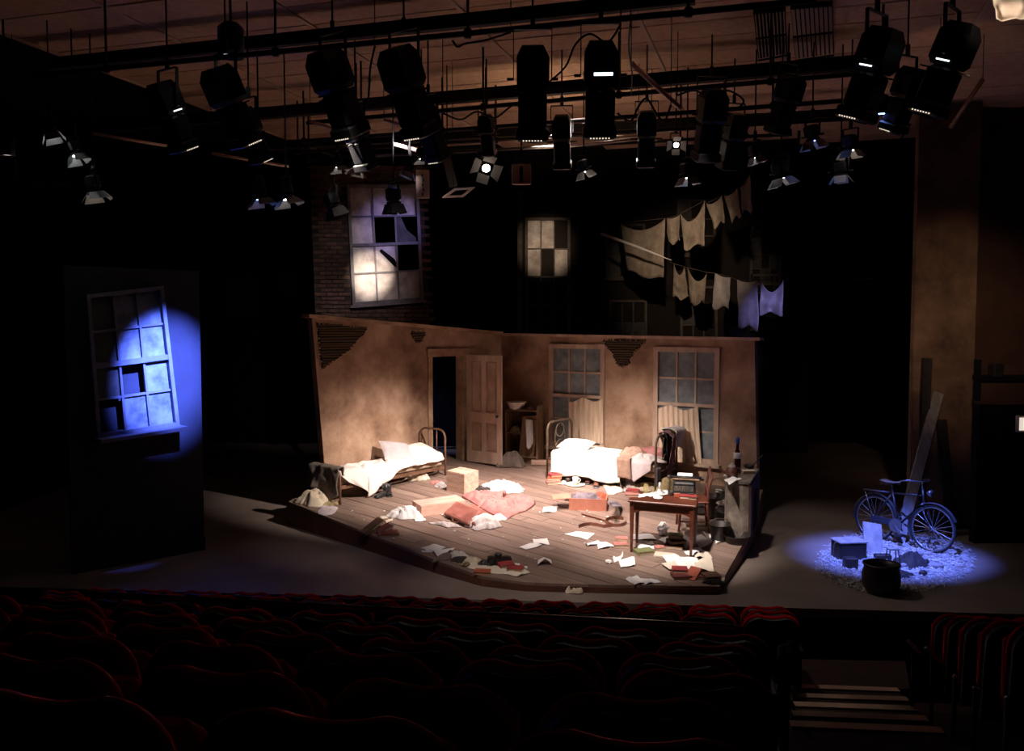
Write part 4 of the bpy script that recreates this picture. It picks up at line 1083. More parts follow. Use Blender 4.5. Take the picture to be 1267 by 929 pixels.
sheet_px('grey-white sheet under the chair side of the table', [(838, 665), (850, 663), (856, 668), (840, 670)], M_['pillow2'])
sheet_px('white sheet between the table legs', [(843, 670), (857, 667), (862, 675), (848, 679)])
sheet_px('white sheet below the chair, nearer the table', [(855, 666), (868, 663), (884, 671), (866, 680)])
sheet_px('white sheet below the chair, middle of three', [(868, 662), (884, 661), (893, 668), (876, 671)], curl=.05)
sheet_px('white sheet below the chair, nearest the stove base', [(882, 664), (898, 661), (900, 668), (886, 674)], curl=.05)
crumple('white crumpled paper standing under the table', R(820, 662), .11, M_['paper'], 92, flat=1.0)
for i, (lb, q) in enumerate((('spiky pale sheet in the front heap, hindmost', [(846, 683), (862, 679), (878, 686), (852, 690)]), ('spiky pale sheet in the front heap, touching the table foot', [(858, 686), (876, 684), (882, 692), (860, 692)]),
    ('pale sheet of the front heap pointing at the books', [(820, 690), (836, 687), (846, 696), (826, 699)]), ('pale sheet of the front heap pointing at the seats', [(818, 700), (842, 694), (852, 703), (828, 707)]),
    ('pale sheet in the middle of the front heap', [(840, 692), (862, 693), (868, 704), (846, 708)]), ('pale sheet of the front heap nearest the platform edge', [(858, 697), (880, 696), (884, 712), (860, 707)]),
    ('pale sheet on top of the front heap beside the red book', [(834, 698), (852, 697), (858, 711), (842, 709)]))):
    sheet_px(lb, q, M_['oldpaper'] if i % 2 else M_['paper'], .022, .008 + .007 * i)
sheet_px('white card standing at the dark front corner of the platform', [(892, 722), (893, 717), (897, 715), (896, 722)], M_['oldpaper'], .02)
book('red book of a pair beside the table foot, upper one', RU(769, 672, .045), .17, .13, .04, -.1, M_['pinkbook'])
book('pink-brown book of a pair beside the table foot, lower one', R(768, 676), .20, .15, .045, .05, M_['pinkbook'])
book('green cloth book with cream pages under the table, on its own', R(797, 684), .25, .17, .045, .35, M_['greenbook'])
book('small red book beside the lone green book', R(816, 680), .13, .12, .05, .1, M_['pinkbook'])
book('green book on top of the stack under the table', RU(836, 673, .09), .20, .18, .05, -.15, M_['greenbook'])
book('dark brown book in the middle of the stack under the table', RU(837, 675, .045), .23, .19, .045, .3, M_['brownbook'])
book('maroon book lowest in the stack under the table', R(834, 677), .25, .20, .045, -.3, M_['maroon'])
book('cream pamphlet lying open beside the book stack', R(822, 687), .26, .18, .015, -.3, M_['oldpaper'])
book('bright red book on the pale sheets at the front', RU(841, 711, .04), .19, .16, .05, -.1, M_['redbook'])
book('dark maroon book under the bright red one at the front', R(843, 714), .23, .19, .04, .1, M_['maroon'])
book('rust book leaning on edge beside the bright red one', RU(858, 714, .02), .22, .15, .045, .9, M_['rustbook'], -.5)
book('maroon book lying behind the leaning rust book', R(868, 715), .20, .15, .04, -.3, M_['maroon'])
book('blackish book in the shadow of the front corner', R(880, 717), .20, .18, .07, .2, M_['brownbook'])
heap('cloth', 'dark rag in the shadowed front corner of the platform', 'rag', R(882, 721), .12, .08, .06, M_['darkcloth'], 93)
cloth_px('cloth', 'crumpled cream cloth dropped on the stage in front of the platform', 'cloth', [(699, 734), (706, 727), (713, 727), (722, 734), (716, 736), (708, 735)], .10, M_['creamcloth'], 94, 13, surf=lambda x, y: G(x, y))
# tiny plaster crumbs on the boards
cr = MB(); r5 = random.Random(9)
for _ in range(70):
    q = R(r5.uniform(430, 760), r5.uniform(625, 712)); 
    if not (len(clip([(q.x - .01, q.y), (q.x + .01, q.y), (q.x, q.y + .01)], (0, 11.2), (0, 1))) and q.y > 11.4 + max(0, -.95 - q.x) * 1.04): continue
    s_ = r5.uniform(.006, .02); cr.ball(q + V((0, 0, s_ * .5)), (s_, s_, s_ * .6), 6, 4)
o = obj('plaster_crumbs', cr, M_['paper']); o['kind'] = 'stuff'; tag(o, 'white plaster crumbs scattered over the bare boards', 'crumbs')
# ------------------------------------------------------------------ writing table, chair, typewriter
TF = [R(777, 682), R(854.5, 690), R(788.5, 670.5), R(863.5, 679.5)]
tc = sum(TF, V((0, 0, 0))) / 4
tz = math.atan2(TF[1].y - TF[0].y, TF[1].x - TF[0].x)
tb = thing('writing_table', 'dark varnished wooden writing table with papers, books and typewriter on it', 'table', tc, tz, None, True)
tw, td, thh = .84, .46, .735
obj('tabletop', MB().rbox((0, 0, thh - .015), (tw + .07, td + .08, .03), .008), M_['darkwood'], tb, local=True)
ap = MB()
def apron(a, b, drop=.12, cut=True):
    a, b = V(a), V(b); d = (b - a); n = 12; top = thh - .03
    pts = [a + V((0, 0, top)), b + V((0, 0, top))]
    low = []
    for i in range(n + 1):
        t = i / n; e = min(t, 1 - t) * d.length
        zz = top - drop - (.05 * max(0, 1 - e / .10) if cut else 0); low.append(a + d * t + V((0, 0, zz)))
    off = V((-d.y, d.x, 0)).normalized() * .02
    ap.prism([a + V((0, 0, top))] + low + [b + V((0, 0, top))], off)
hx, hy = tw / 2 - .02, td / 2 - .02
apron((-hx, -hy, 0), (hx, -hy, 0)); apron((hx, hy, 0), (-hx, hy, 0)); apron((hx, -hy, 0), (hx, hy, 0)); apron((-hx, hy, 0), (-hx, -hy, 0))
obj('apron', ap, M_['darkwood'], tb, local=True)
for sx in (-1, 1):
    for sy in (-1, 1):
        m = MB(); x, y = sx * hx, sy * hy
        p = [(-.03, -.03), (.03, -.03), (.03, .03), (-.03, .03)]
        m.hexa([V((x + a * .5, y + b * .5, 0)) for a, b in p] + [V((x + a, y + b, thh - .03)) for a, b in p]); obj('leg', m, M_['darkwood'], tb, local=True)
def T(px, py, h=0.0): return R(px, py, thh + h)
ch = thing('wooden_chair', 'dark wooden ladder-back chair pulled up to the end of the writing table', 'chair', RP(2.66, 12.98), math.radians(84), None, True)
def leg(x0, y0, x1, y1, z1, r0=.016, r1=.02):
    m = MB(); m.tube([(x0, y0, 0), ((x0 + x1) / 2, (y0 + y1) / 2, z1 / 2), (x1, y1, z1)], [r0, r1, r0], 8); return obj('leg', m, M_['chairwood'], ch, smooth=True, local=True)
for s_ in (-1, 1):
    leg(s_ * .20, .21, s_ * .19, .19, .44)
    m = MB(); m.tube([(s_ * .18, -.23, 0), (s_ * .18, -.19, .44), (s_ * .18, -.20, .62), (s_ * .185, -.26, .90)], [.015, .02, .019, .016], 8); obj('leg', m, M_['chairwood'], ch, smooth=True, local=True)
obj('seat', MB().rbox((0, 0, .45), (.42, .42, .03), .012), M_['chairwood'], ch, local=True)
for z, y, h_ in ((.83, -.245, .10), (.62, -.205, .05)):
    m = MB()
    n = 10; top = [V((lerp(-.18, .18, i / n), y, z + h_ / 2 + .03 * math.sin(PI * i / n))) for i in range(n + 1)]; bot = [V((lerp(-.18, .18, i / n), y, z - h_ / 2 + .012 * math.sin(PI * i / n))) for i in range(n + 1)]
    for i in range(n): m.prism([bot[i], bot[i + 1], top[i + 1], top[i]], (0, .016, 0))
    obj('back_slat', m, M_['chairwood'], ch, local=True)
for a, b in (((-.2, .2, .2), (.2, .2, .2)), ((-.195, .2, .16), (-.18, -.21, .16)), ((.195, .2, .16), (.18, -.21, .16)), ((-.195, .2, .28), (-.18, -.2, .28)), ((.195, .2, .28), (.18, -.2, .28)), ((-.18, -.205, .22), (.18, -.205, .22))):
    obj('stretcher', MB().tube([a, b], .010, 6), M_['chairwood'], ch, smooth=True, local=True)
ty = thing('typewriter', 'old black typewriter with a sheet of paper in it, on the writing table', 'typewriter', T(846, 611), tz + .08, None, True)
b = MB(); b.rbox((0, 0, .03), (.32, .30, .06), .012); b.rbox((0, .06, .11), (.30, .18, .11), .02); b.hexa([V((-.14, -.15, .06)), V((.14, -.15, .06)), V((.14, -.02, .06)), V((-.14, -.02, .06)), V((-.14, -.15, .065)), V((.14, -.15, .065)), V((.14, -.02, .12)), V((-.14, -.02, .12))])
obj('body', b, M_['blackleather'], ty, local=True)
kb = MB()
for j in range(4):
    for i in range(10): kb.lathe([(.010, 0), (.010, .012)], 6, Matrix.Translation((-.12 + i * .026 + j * .004, -.135 + j * .028, .075 + j * .012)))
k = obj('key', kb, M_['taupe'], ty, local=True); k['kind'] = 'stuff'
obj('carriage', MB().rbox((.02, .10, .185), (.38, .07, .03), .01), M_['shelfwood'], ty, local=True)
obj('platen', MB().tube([(-.20, .10, .205), (.24, .10, .205)], .024, 12), M_['blackleather'], ty, smooth=True, local=True)
for x in (-.21, .25): obj('platen_knob', MB().tube([(x - .015, .10, .205), (x + .015, .10, .205)], .030, 12), M_['potmetal'], ty, local=True)
obj('paper', MB().grid(lambda u, v: V((-.10 + .21 * u, .125 + .10 * v, .225 + .05 * v - .03 * v * v)), 6, 6), M_['paper'], ty, smooth=True, local=True)
obj('return_lever', MB().tube([(-.19, .06, .20), (-.24, .0, .22), (-.25, -.03, .22)], .006, 6), M_['chrome'], ty, local=True)
book('dull red book on the far end of the table, beside the papers', T(782, 613), .19, .15, .035, tz + .2, M_['pinkbook'])
book('rust book topmost at the far table end', (T(783, 611) + V((0, 0, .037))), .17, .13, .025, tz - .1, M_['redbook'])
book('bright red book on the table in front of the typewriter', T(851, 616), .22, .14, .04, tz + .1, M_['redbook'])
book('brown book under the bright red one on the table corner', (T(858, 617) + V((0, 0, -.0))), .10, .14, .03, tz, M_['brownbook'])
sheet_px('white sheet on the table behind the dull red book', [(787, 613), (803, 610), (804, 615), (790, 616)], surf=T)
sheet_px('white sheet in the middle of the table', [(800, 612), (818, 609), (822, 614), (804, 616)], surf=T)
sheet_px('white sheet on the table next to the candlestick', [(812, 608), (826, 608), (826, 613), (815, 614)], surf=T)
sheet_px('torn white scrap at the front edge of the table', [(808, 616), (820, 616), (819, 619), (809, 618)], surf=T, curl=.01)
cs_ = thing('candlestick', 'white candle stub in a china holder on the writing table', 'candlestick', (T(816, 611) + V((0, 0, .01))))
obj('holder', MB().lathe([(.07, 0), (.08, .015), (.03, .02), (.025, .05), (.03, .06), (.0, .055)], 16, cap=False), M_['china'], cs_, smooth=True, local=True); obj('candle', MB().lathe([(.016, .05), (.015, .15), (.005, .155)], 10), M_['paper'], cs_, smooth=True, local=True)
jr = thing('glass_jar', 'small clear yellowish glass jar on the writing table', 'jar', (T(799, 611) + V((0, 0, .01)))); obj('glass', MB().lathe([(.03, 0), (.035, .01), (.035, .10), (.028, .12), (.028, .13)], 14), glass('jar_glass', (200, 180, 120), .45), jr, smooth=True, local=True)
cup('small brown cup beside the typewriter', T(831, 613), .04, .07, M_['potmetal'])
o = tag(obj('tin', MB().rbox(tuple((T(838, 615) + V((0, 0, .025)))), (.09, .05, .05), .006), M_['rustbook']), 'little orange tin on the table between cup and red book', 'tin'); recentre(o)

# ------------------------------------------------------------------ the rounded chimney block at the corner and what stands on it
e0, e1 = V((3.34, 12.42, 0)), V((3.80, 13.62, 0)); ed = (e1 - e0).normalized(); en = V((-ed.y, ed.x, 0))
fpz = thing('chimney_block', 'sooty rounded chimney breast with plum mantel side at the platform corner', 'fireplace', RP(3.3, 13.0))
def CB(s, t, z): p = e0 + ed * s + en * t * .66; return V((p.x, p.y, z))
zt0 = 1.04
out = [(1.22, 0), (1.22, .42)] + [(.62 + .60 * math.cos(a) , .42 + .14 * math.sin(a)) for a in [PI / 2 * i / 6 for i in range(1, 7)]] 
out += [(.28 + .0 - .34 * math.sin(a) + .06, .34 + .22 * math.cos(a)) for a in [PI / 2 * i / 8 for i in range(0, 9)]] + [(0, .12), (.03, 0)]
m = MB(); n = len(out); vs = []
for s, t in out: p = CB(s, t, 0); vs.append(V((p.x, p.y, RK(p.x, p.y) + .002)))
for s, t in out: vs.append(CB(s, t, zt0))
m.add(vs, [tuple(reversed(range(n))), tuple(range(n, 2 * n))] + [(i, (i + 1) % n, n + (i + 1) % n, n + i) for i in range(n)])
obj('breast', m, M_['concrete'], fpz)
obj('mantel_slab', MB().prism([CB(s_ * 1.04 - .03, t * 1.05 - .03, zt0) for s_, t in out], (0, 0, .03)), M_['concrete'], fpz)
pn = MB()
def pbox(s0, s1, z0, z1, t0=-.05, t1=0.0): pn.hexa([CB(s0, t0, z0), CB(s1, t0, z0), CB(s1, t1, z0), CB(s0, t1, z0), CB(s0, t0, z1), CB(s1, t0, z1), CB(s1, t1, z1), CB(s0, t1, z1)])
zf = RK(3.4, 12.6)
pbox(0, .26, zf, zt0 - .02); pbox(.94, 1.22, zf, zt0 - .02)
arc = [(.60 + .34 * math.cos(a), zf + .42 + .22 * math.sin(a)) for a in [PI * i / 12 for i in range(13)]]
for (a, z0), (b, z1) in zip(arc[:-1], arc[1:]): pn.prism([CB(a, -.05, z0), CB(a, -.05, zt0 - .02), CB(b, -.05, zt0 - .02), CB(b, -.05, z1)], en * .05)
obj('mantel_side', pn, M_['mantel'], fpz)
obj('fire_opening', MB().hexa([CB(.26, -.012, zf), CB(.94, -.012, zf), CB(.94, -.004, zf), CB(.26, -.004, zf), CB(.26, -.012, zf + .66), CB(.94, -.012, zf + .66), CB(.94, -.004, zf + .66), CB(.26, -.004, zf + .66)]), M_['black'], fpz)
ztop = zt0 + .03
def K(px, py, h=0.0): return plane(px, py, (0, 0, ztop + h), (0, 0, 1))
bo = thing('bottle', 'dark red glass bottle with blue-wrapped neck standing on the chimney block', 'bottle', K(912, 585))
obj('glass', MB().lathe([(.05, 0), (.055, .02), (.055, .24), (.045, .30), (.022, .36), (.02, .47), (.024, .48)], 18), M_['wineglass'], bo, smooth=True, local=True)
obj('label', MB().lathe([(.0565, .22), (.0565, .30), (.05, .31)], 18, cap=False), M_['paper'], bo, smooth=True, local=True)
obj('wrapper', MB().lathe([(.026, .43), (.03, .50), (.022, .53), (.0, .54)], 12, cap=False), M_['bluecap'], bo, smooth=True, local=True)
tp = thing('teapot', 'small dark brown teapot with pale lid on the chimney block', 'teapot', K(905, 590))
obj('body', MB().lathe([(.06, 0), (.09, .03), (.095, .08), (.07, .13), (.05, .15)], 18), M_['shoe'], tp, smooth=True, local=True)
obj('lid', MB().lathe([(.055, .148), (.05, .17), (.02, .185), (.025, .20), (.0, .21)], 16, cap=False), M_['pillow'], tp, smooth=True, local=True)
obj('spout', MB().tube([(-.08, 0, .06), (-.13, 0, .09), (-.15, 0, .13)], [.022, .015, .011], 8), M_['shoe'], tp, smooth=True, local=True)
obj('handle', MB().tube([(.08 + .055 * math.sin(a), 0, .08 - .05 * math.cos(a)) for a in [PI * i / 8 for i in range(9)]], .009, 6), M_['shoe'], tp, smooth=True, local=True)
sheet_px('white cloth-edged paper under the teapot', [(896, 594), (907, 590), (918, 594), (902, 600)], surf=K, curl=.03)
crumple('white crumpled paper beside the teapot', K(899, 590), .05, M_['paper'], 96)
book('cream card-covered book on the chimney block beside the bottle', K(926, 586), .19, .13, .05, .0, M_['oldpaper'], rake=False)
pa = thing('pan', 'dark small pan with upright handle at the back of the chimney block', 'pan', K(927, 579)); obj('bowl', MB().lathe([(.07, 0), (.08, .05), (.072, .05), (.06, .008), (0, .008)], 16, cap=False), M_['potmetal'], pa, smooth=True, local=True); obj('handle', MB().tube([(.07, .02, .045), (.22, .04, .20)], .010, 6), M_['potmetal'], pa, local=True)
def pail(label, c, r, h, m, name='bucket', hz=True):
    t = thing(name, label, name, c, rake=True)
    obj('body', MB().lathe([(r * .75, 0), (r, h), (r * 1.05, h), (r * .93, h - .004), (r * .70, .01), (0, .01)], 20, cap=False), m, t, smooth=True, local=True)
    if hz: obj('handle', MB().tube([(r * math.cos(a), .01, h - .01 + r * .55 * math.sin(a)) for a in [PI * i / 12 for i in range(13)]], .006, 6), M_['iron2'], t, local=True)
    return t
pail('dark metal bucket between chair and chimney block, nearest', R(890, 668), .15, .24, M_['potmetal'])
pail('dark metal bucket standing behind the nearer one by the chimney block', R(897, 652), .16, .26, M_['potmetal'])
pail('black ash basin on the boards at the foot of the chimney block', R(911, 671), .19, .12, M_['potmetal'], 'basin', False)
pail('tall dark coal hod behind the chair', R(884, 640), .17, .34, M_['potmetal'], 'hod')
heap('cloth', 'dark cloth heap behind the ladder-back chair', 'cloth', R(893, 636), .36, .26, .42, M_['darkcloth'], 97)
heap('cloth', 'pale rag in the bucket pile by the chimney block', 'rag', RU(897, 646, .27), .13, .10, .08, M_['taupe'], 98)
o = tag(obj('cable_loop', MB().tube([RU(888, 632, .1) + V((.16 * math.cos(a), 0, .22 + .2 * math.sin(a))) for a in [2 * PI * i / 20 for i in range(20)]], .010, 6, closed=True), M_['trimwood']), 'tan hoop standing in the dark heap behind the chair', 'hoop'); recentre(o)
crumple('white crumpled paper on the dark heap behind the chair', RU(889, 637, .34), .07, M_['paper'], 99)

# ------------------------------------------------------------------ bicycle corner
bk0, bk1 = G(1081, 667), G(1152, 683)
bdv = (bk1 - bk0); ang = math.atan2(bdv.y, bdv.x); wb = bdv.length
bi = thing('bicycle', 'old upright bicycle under blue light beside the leaning boards', 'bicycle', bk0, ang)
Rw = .335
def wheel(x, nm):
    t = MB(); t.tube([(x + Rw * math.cos(a), 0, Rw + Rw * math.sin(a) * .985) for a in [2 * PI * i / 40 for i in range(40)]], .017, 8, closed=True)
    o = obj('wheel', t, M_['tyre'], bi, smooth=True, local=True)
    r_ = MB(); r_.tube([(x + (Rw - .025) * math.cos(a), 0, Rw + (Rw - .025) * math.sin(a)) for a in [2 * PI * i / 40 for i in range(40)]], .012, 6, closed=True); obj('rim', r_, M_['chrome'], o, smooth=True, local=True)
    s_ = MB()
    for i in range(20):
        a = 2 * PI * i / 20; s_.tube([(x, (-1) ** i * .02, Rw), (x + (Rw - .02) * math.cos(a), 0, Rw + (Rw - .02) * math.sin(a))], .003, 3)
    q = obj('spoke', s_, M_['chrome'], o, local=True); q['kind'] = 'stuff'
    h_ = MB(); h_.tube([(x, -.05, Rw), (x, .05, Rw)], .022, 8); obj('hub', h_, M_['chrome'], o, local=True)
    return o
wheel(0, 'r'); wheel(wb, 'f')
bbx, bbz = wb * .42, .29; stx, stz = wb * .27, .80; hdx, hdz = wb * .80, .82
f = MB()
for a, b, r_ in (((bbx, 0, bbz), (stx, 0, stz + .02), .017), ((stx, 0, stz - .05), (hdx, 0, hdz - .03), .015), ((bbx, 0, bbz), (hdx + .02, 0, hdz - .14), .018), ((hdx - .01, 0, hdz + .08), (hdx + .04, 0, hdz - .2), .019)): f.tube([a, b], r_, 8)
for y in (-.05, .05): f.tube([(bbx, y * .4, bbz), (0, y, Rw)], .011, 6); f.tube([(stx, y * .3, stz - .07), (0, y, Rw)], .010, 6)
obj('frame', f, M_['bikepaint'], bi, smooth=True, local=True)
fk = MB()
for y in (-.05, .05): fk.tube([(hdx + .04, y * .7, hdz - .2), (hdx + .08, y, .5), (wb, y, Rw)], .011, 6)
obj('fork', fk, M_['bikepaint'], bi, smooth=True, local=True)
def guard(x, a0, a1):
    m = MB(); m.grid(lambda u, v: V((x + (Rw + .035) * math.cos(lerp(a0, a1, u)), lerp(-.035, .035, v), Rw + (Rw + .035 + .012 * math.sin(PI * v)) * math.sin(lerp(a0, a1, u)))), 24, 4); obj('mudguard', m, M_['chrome'], bi, smooth=True, local=True)
guard(0, math.radians(5), math.radians(190)); guard(wb, math.radians(25), math.radians(215))
sd_ = MB(); sd_.grid(lambda u, v: V((stx - .14 + .28 * u, (v - .5) * 2 * (.10 * (1 - u) ** .7 + .02), stz + .13 + .02 * math.cos(PI * v - PI / 2) - .02 * math.sin(PI * u))), 12, 8)
sd_.grid(lambda u, v: V((stx - .14 + .28 * u, (.5 - v) * 2 * (.10 * (1 - u) ** .7 + .02), stz + .08 + .02 * u)), 12, 8)
sd_.tube([(stx, 0, stz), (stx - .01, 0, stz + .10)], .013, 8); obj('saddle', sd_, M_['board'], bi, smooth=True, local=True)
hb = MB(); hb.tube([(hdx - .01, 0, hdz + .06), (hdx - .02, 0, hdz + .17)], .013, 8)
hb.tube([(hdx - .20, -.27, hdz + .16), (hdx - .08, -.26, hdz + .19), (hdx + .01, -.14, hdz + .18), (hdx - .01, 0, hdz + .17), (hdx + .01, .14, hdz + .18), (hdx - .08, .26, hdz + .19), (hdx - .20, .27, hdz + .16)], .011, 8)
obj('handlebar', hb, M_['chrome'], bi, smooth=True, local=True)
obj('head_lamp', MB().lathe([(.02, 0), (.05, .04), (.052, .07), (0, .07)], 12, Matrix.Translation((hdx + .07, 0, hdz + .02)) @ Matrix.Rotation(PI / 2, 4, 'Y'), cap=False), M_['chrome'], bi, smooth=True, local=True)
obj('carrier', MB().tube([(stx - .02, -.05, .76), (-.20, -.06, .74), (-.22, .06, .74), (stx - .02, .05, .76)], .007, 6).tube([(-.18, -.05, .74), (0, -.05, Rw)], .006, 5), M_['chrome'], bi, smooth=True, local=True)
cg = MB(); cg.rbox((wb * .22, -.06, Rw - .01), (wb * .52, .02, .10), .008); obj('chain_guard', cg, M_['bluewall'], bi, local=True)
cr_ = MB(); cr_.lathe([(.10, -.01), (.10, .01)], 20, Matrix.Translation((bbx, -.075, bbz)) @ Matrix.Rotation(PI / 2, 4, 'X')); cr_.bar((bbx, -.09, bbz), (bbx + .10, -.09, bbz - .13), .02, .015); cr_.bar((bbx, .09, bbz), (bbx - .10, .09, bbz + .13), .02, .015)
obj('crank', cr_, M_['chrome'], bi, local=True)
for x, y, z in ((bbx + .10, -.13, bbz - .13), (bbx - .10, .13, bbz + .13)): obj('pedal', MB().box((x, y, z), (.09, .07, .025)), M_['tyre'], bi, local=True)
obj('prop_stand', MB().tube([(bbx - .05, .04, bbz - .02), (bbx - .12, .20, .01)], .009, 6), M_['chrome'], bi, local=True)
bi.rotation_euler = (Matrix.Rotation(ang, 3, 'Z') @ Matrix.Rotation(math.radians(-4), 3, 'X')).to_euler()
def plank_thing(label, a, b, w_, t_, m, nm='board'):
    o = tag(obj(nm, MB().bar(a, b, w_, t_, up=(0, -1, .3)), m), label, 'board'); recentre(o); return o
plank_thing('long pale board leaning on the stained pillar behind the bicycle', G(1112, 672) + V((0, 0, .02)), at(1161, 486, 14.12), .16, .04, M_['board'])
plank_thing('tall dark beam propped upright against the stained pillar', V((at(1134, 640, 14.0).x, 13.9, .01)), at(1147, 443, 14.1), .13, .10, M_['potmetal'])
plank_thing('shorter dark board at the pillar edge beside the tall beam', V((at(1128, 640, 14.0).x, 13.85, .01)), at(1133, 485, 14.08), .10, .03, M_['brownbook'])
plank_thing('short dark board leaning at the pillar behind the pale board', V((at(1170, 640, 14.0).x, 13.8, .01)), at(1165, 519, 14.12), .16, .03, M_['potmetal'])
db = thing('metal_trunk', 'dark box with flat lid toned as lit and wire handle left of the bicycle wheel', 'box', G(1050, 690), math.radians(8))
db['label'] = 'dark box with flat lid toned as lit and wire loop beside the rear wheel'
obj('body', MB().rbox((0, 0, .12), (.40, .28, .24), .015), M_['blackleather'], db, local=True); obj('lid', MB().rbox((0, 0, .25), (.42, .31, .03), .01), M_['board'], db, local=True); obj('wire_loop', MB().tube([(-.21 - .05 * math.sin(a), -.05, .12 + .13 * math.cos(a)) for a in [PI * i / 10 for i in range(11)]], .006, 6), M_['iron2'], db, local=True)  # lid far paler than the body: light on the top put into its colour
o = tag(obj('tile_panel', MB().bar(G(1081, 684) + V((0, 0, .0)), G(1080, 680) + V((0, .06, .38)), .27, .03, up=(0, -1, .2)), M_['board']), 'square pale panel standing against the rear bicycle wheel', 'panel'); recentre(o)
o = tag(obj('wooden_block', MB().rbox(tuple(G(1052, 703) + V((0, 0, .075))), (.17, .14, .15), .01), M_['potmetal']), 'small dark block in front of the pale-lidded box', 'block'); recentre(o)
o = tag(obj('wooden_block', MB().rbox(tuple(G(1092, 692) + V((0, 0, .04))), (.22, .12, .07), .01), M_['potmetal']), 'flat dark block on the rubble near the bicycle crank', 'block'); recentre(o)
bs2 = thing('basket', 'dark round basket at the front of the rubble, with open rim', 'basket', G(1090, 733))
obj('body', MB().lathe([(.17, 0), (.22, .10), (.23, .24), (.20, .34), (.22, .36), (.18, .35), (.19, .22), (.15, .02), (0, .02)], 20, cap=False), M_['blackleather'], bs2, smooth=True, local=True)
obj('rim', MB().tube([(.21 * math.cos(a), .21 * math.sin(a), .355) for a in [2 * PI * i / 20 for i in range(20)]], .015, 6, closed=True), M_['potmetal'], bs2, smooth=True, local=True)
st_ = thing('iron_stool', 'broken little iron stand with a pale top on the rubble before the crank', 'stand', G(1104, 706))
obj('top', MB().rbox((0, 0, .30), (.14, .12, .03), .008), M_['board'], st_, local=True)
for sx in (-1, 1):
    for sy in (-1, 1): obj('leg', MB().tube([(sx * .08, sy * .07, 0), (sx * .055, sy * .045, .29)], .008, 6), M_['potmetal'], st_, local=True)
heap('cloth', 'black sack slumped on the rubble under the front wheel', 'sack', G(1128, 700), .22, .16, .24, M_['darkcloth'], 101, rake=False)
heap('cloth', 'black rag on the rubble beside the basket', 'rag', G(1112, 714), .20, .12, .10, M_['darkcloth'], 102, rake=False)
for i, (x, y, w_) in enumerate(((1122, 690, .12), (1131, 694, .16), (1144, 698, .14), (1118, 703, .10), (1142, 712, .12), (1160, 703, .18), (1110, 696, .12), (1136, 688, .16))):
    words_ = ('nearest the crank', 'between sack and crank', 'under the front wheel hub', 'in front of the little stand', 'at the outer side of the sack', 'farthest towards the dark, beyond the wheel', 'against the little stand', 'close under the front tyre')[i]
    o = tag(obj('stone', MB().ball(G(x, y) + V((0, 0, .035)), (w_ * .5, w_ * .34, .04), 8, 5), M_['board'] if i % 2 else M_['potmetal']), ('pale' if i % 2 else 'dark') + ' flat stone on the rubble, ' + words_, 'stone', 'stones on the rubble'); recentre(o)
rub = MB(); r6 = random.Random(4)
for _ in range(5200):
    a, rr_ = r6.uniform(0, 2 * PI), math.sqrt(r6.random()) * (1 + .1 * r6.random())
    q = G(1108 + 92 * rr_ * math.cos(a), 696 + 38 * rr_ * math.sin(a))
    l = r6.uniform(.012, .05); t = r6.uniform(0, PI); h_ = r6.uniform(.004, .022)
    d = V((math.cos(t), math.sin(t), r6.uniform(-.1, .3))) * l; s_ = V((-math.sin(t), math.cos(t), 0)) * r6.uniform(.004, .014)
    q = q + V((0, 0, .004 + r6.random() * .015))
    rub.add([q - d - s_, q + d - s_ * .4, q + d * .6 + s_, q + V((0, 0, h_))], [(0, 1, 3), (1, 2, 3), (2, 0, 3), (0, 2, 1)])
o = obj('rubble', rub, M_['rubble']); o['kind'] = 'stuff'; tag(o, 'round patch of pale straw and rubble under the bicycle', 'rubble')

# ------------------------------------------------------------------ side balcony
by = 13.2
def BY(x, y): return at(x, y, by)
bc = thing('balcony_front', 'dim brown side balcony front with ledge beyond the stained pillar', 'balcony', V((7.9, by, 0)))
def bybox(x0, y0, x1, y1, d0, d1, m, nm):
    a, b = BY(x0, y1), BY(x1, y0); obj(nm, MB().box(((a.x + b.x) / 2, by + (d0 + d1) / 2, (a.z + b.z) / 2), (b.x - a.x, d1 - d0, b.z - a.z)), m, bc)
bybox(1211, 498, 1330, 700, 0, .1, M_['black'], 'lower_panel'); bybox(1211, 470, 1330, 497, .02, .1, M_['balcony'], 'front_panel'); bybox(1210, 496, 1330, 500, -.06, .12, M_['balcony'], 'ledge'); bybox(1209, 464, 1330, 471, -.04, .14, M_['black'], 'handrail')
bybox(1206, 445, 1212, 700, -.02, .16, M_['black'], 'end_post')
sg = thing('notice_board', 'small lit white notice in a pale frame on the balcony front', 'notice', BY(1265, 536))
a, b = BY(1256, 534), BY(1276, 514)
obj('frame', MB().box(((a.x + b.x) / 2, by - .03, (a.z + b.z) / 2), (b.x - a.x, .06, b.z - a.z)), M_['frame'], sg); obj('lit_face', MB().box(((a.x + b.x) / 2, by - .062, (a.z + b.z) / 2), (b.x - a.x - .05, .004, b.z - a.z - .05)), M_['sign'], sg)
o = tag(obj('speaker_box', MB().rbox(tuple((BY(1232, 458))), (.14, .2, .2), .01), M_['blackleather']), 'dark small box on the balcony handrail', 'box'); recentre(o)

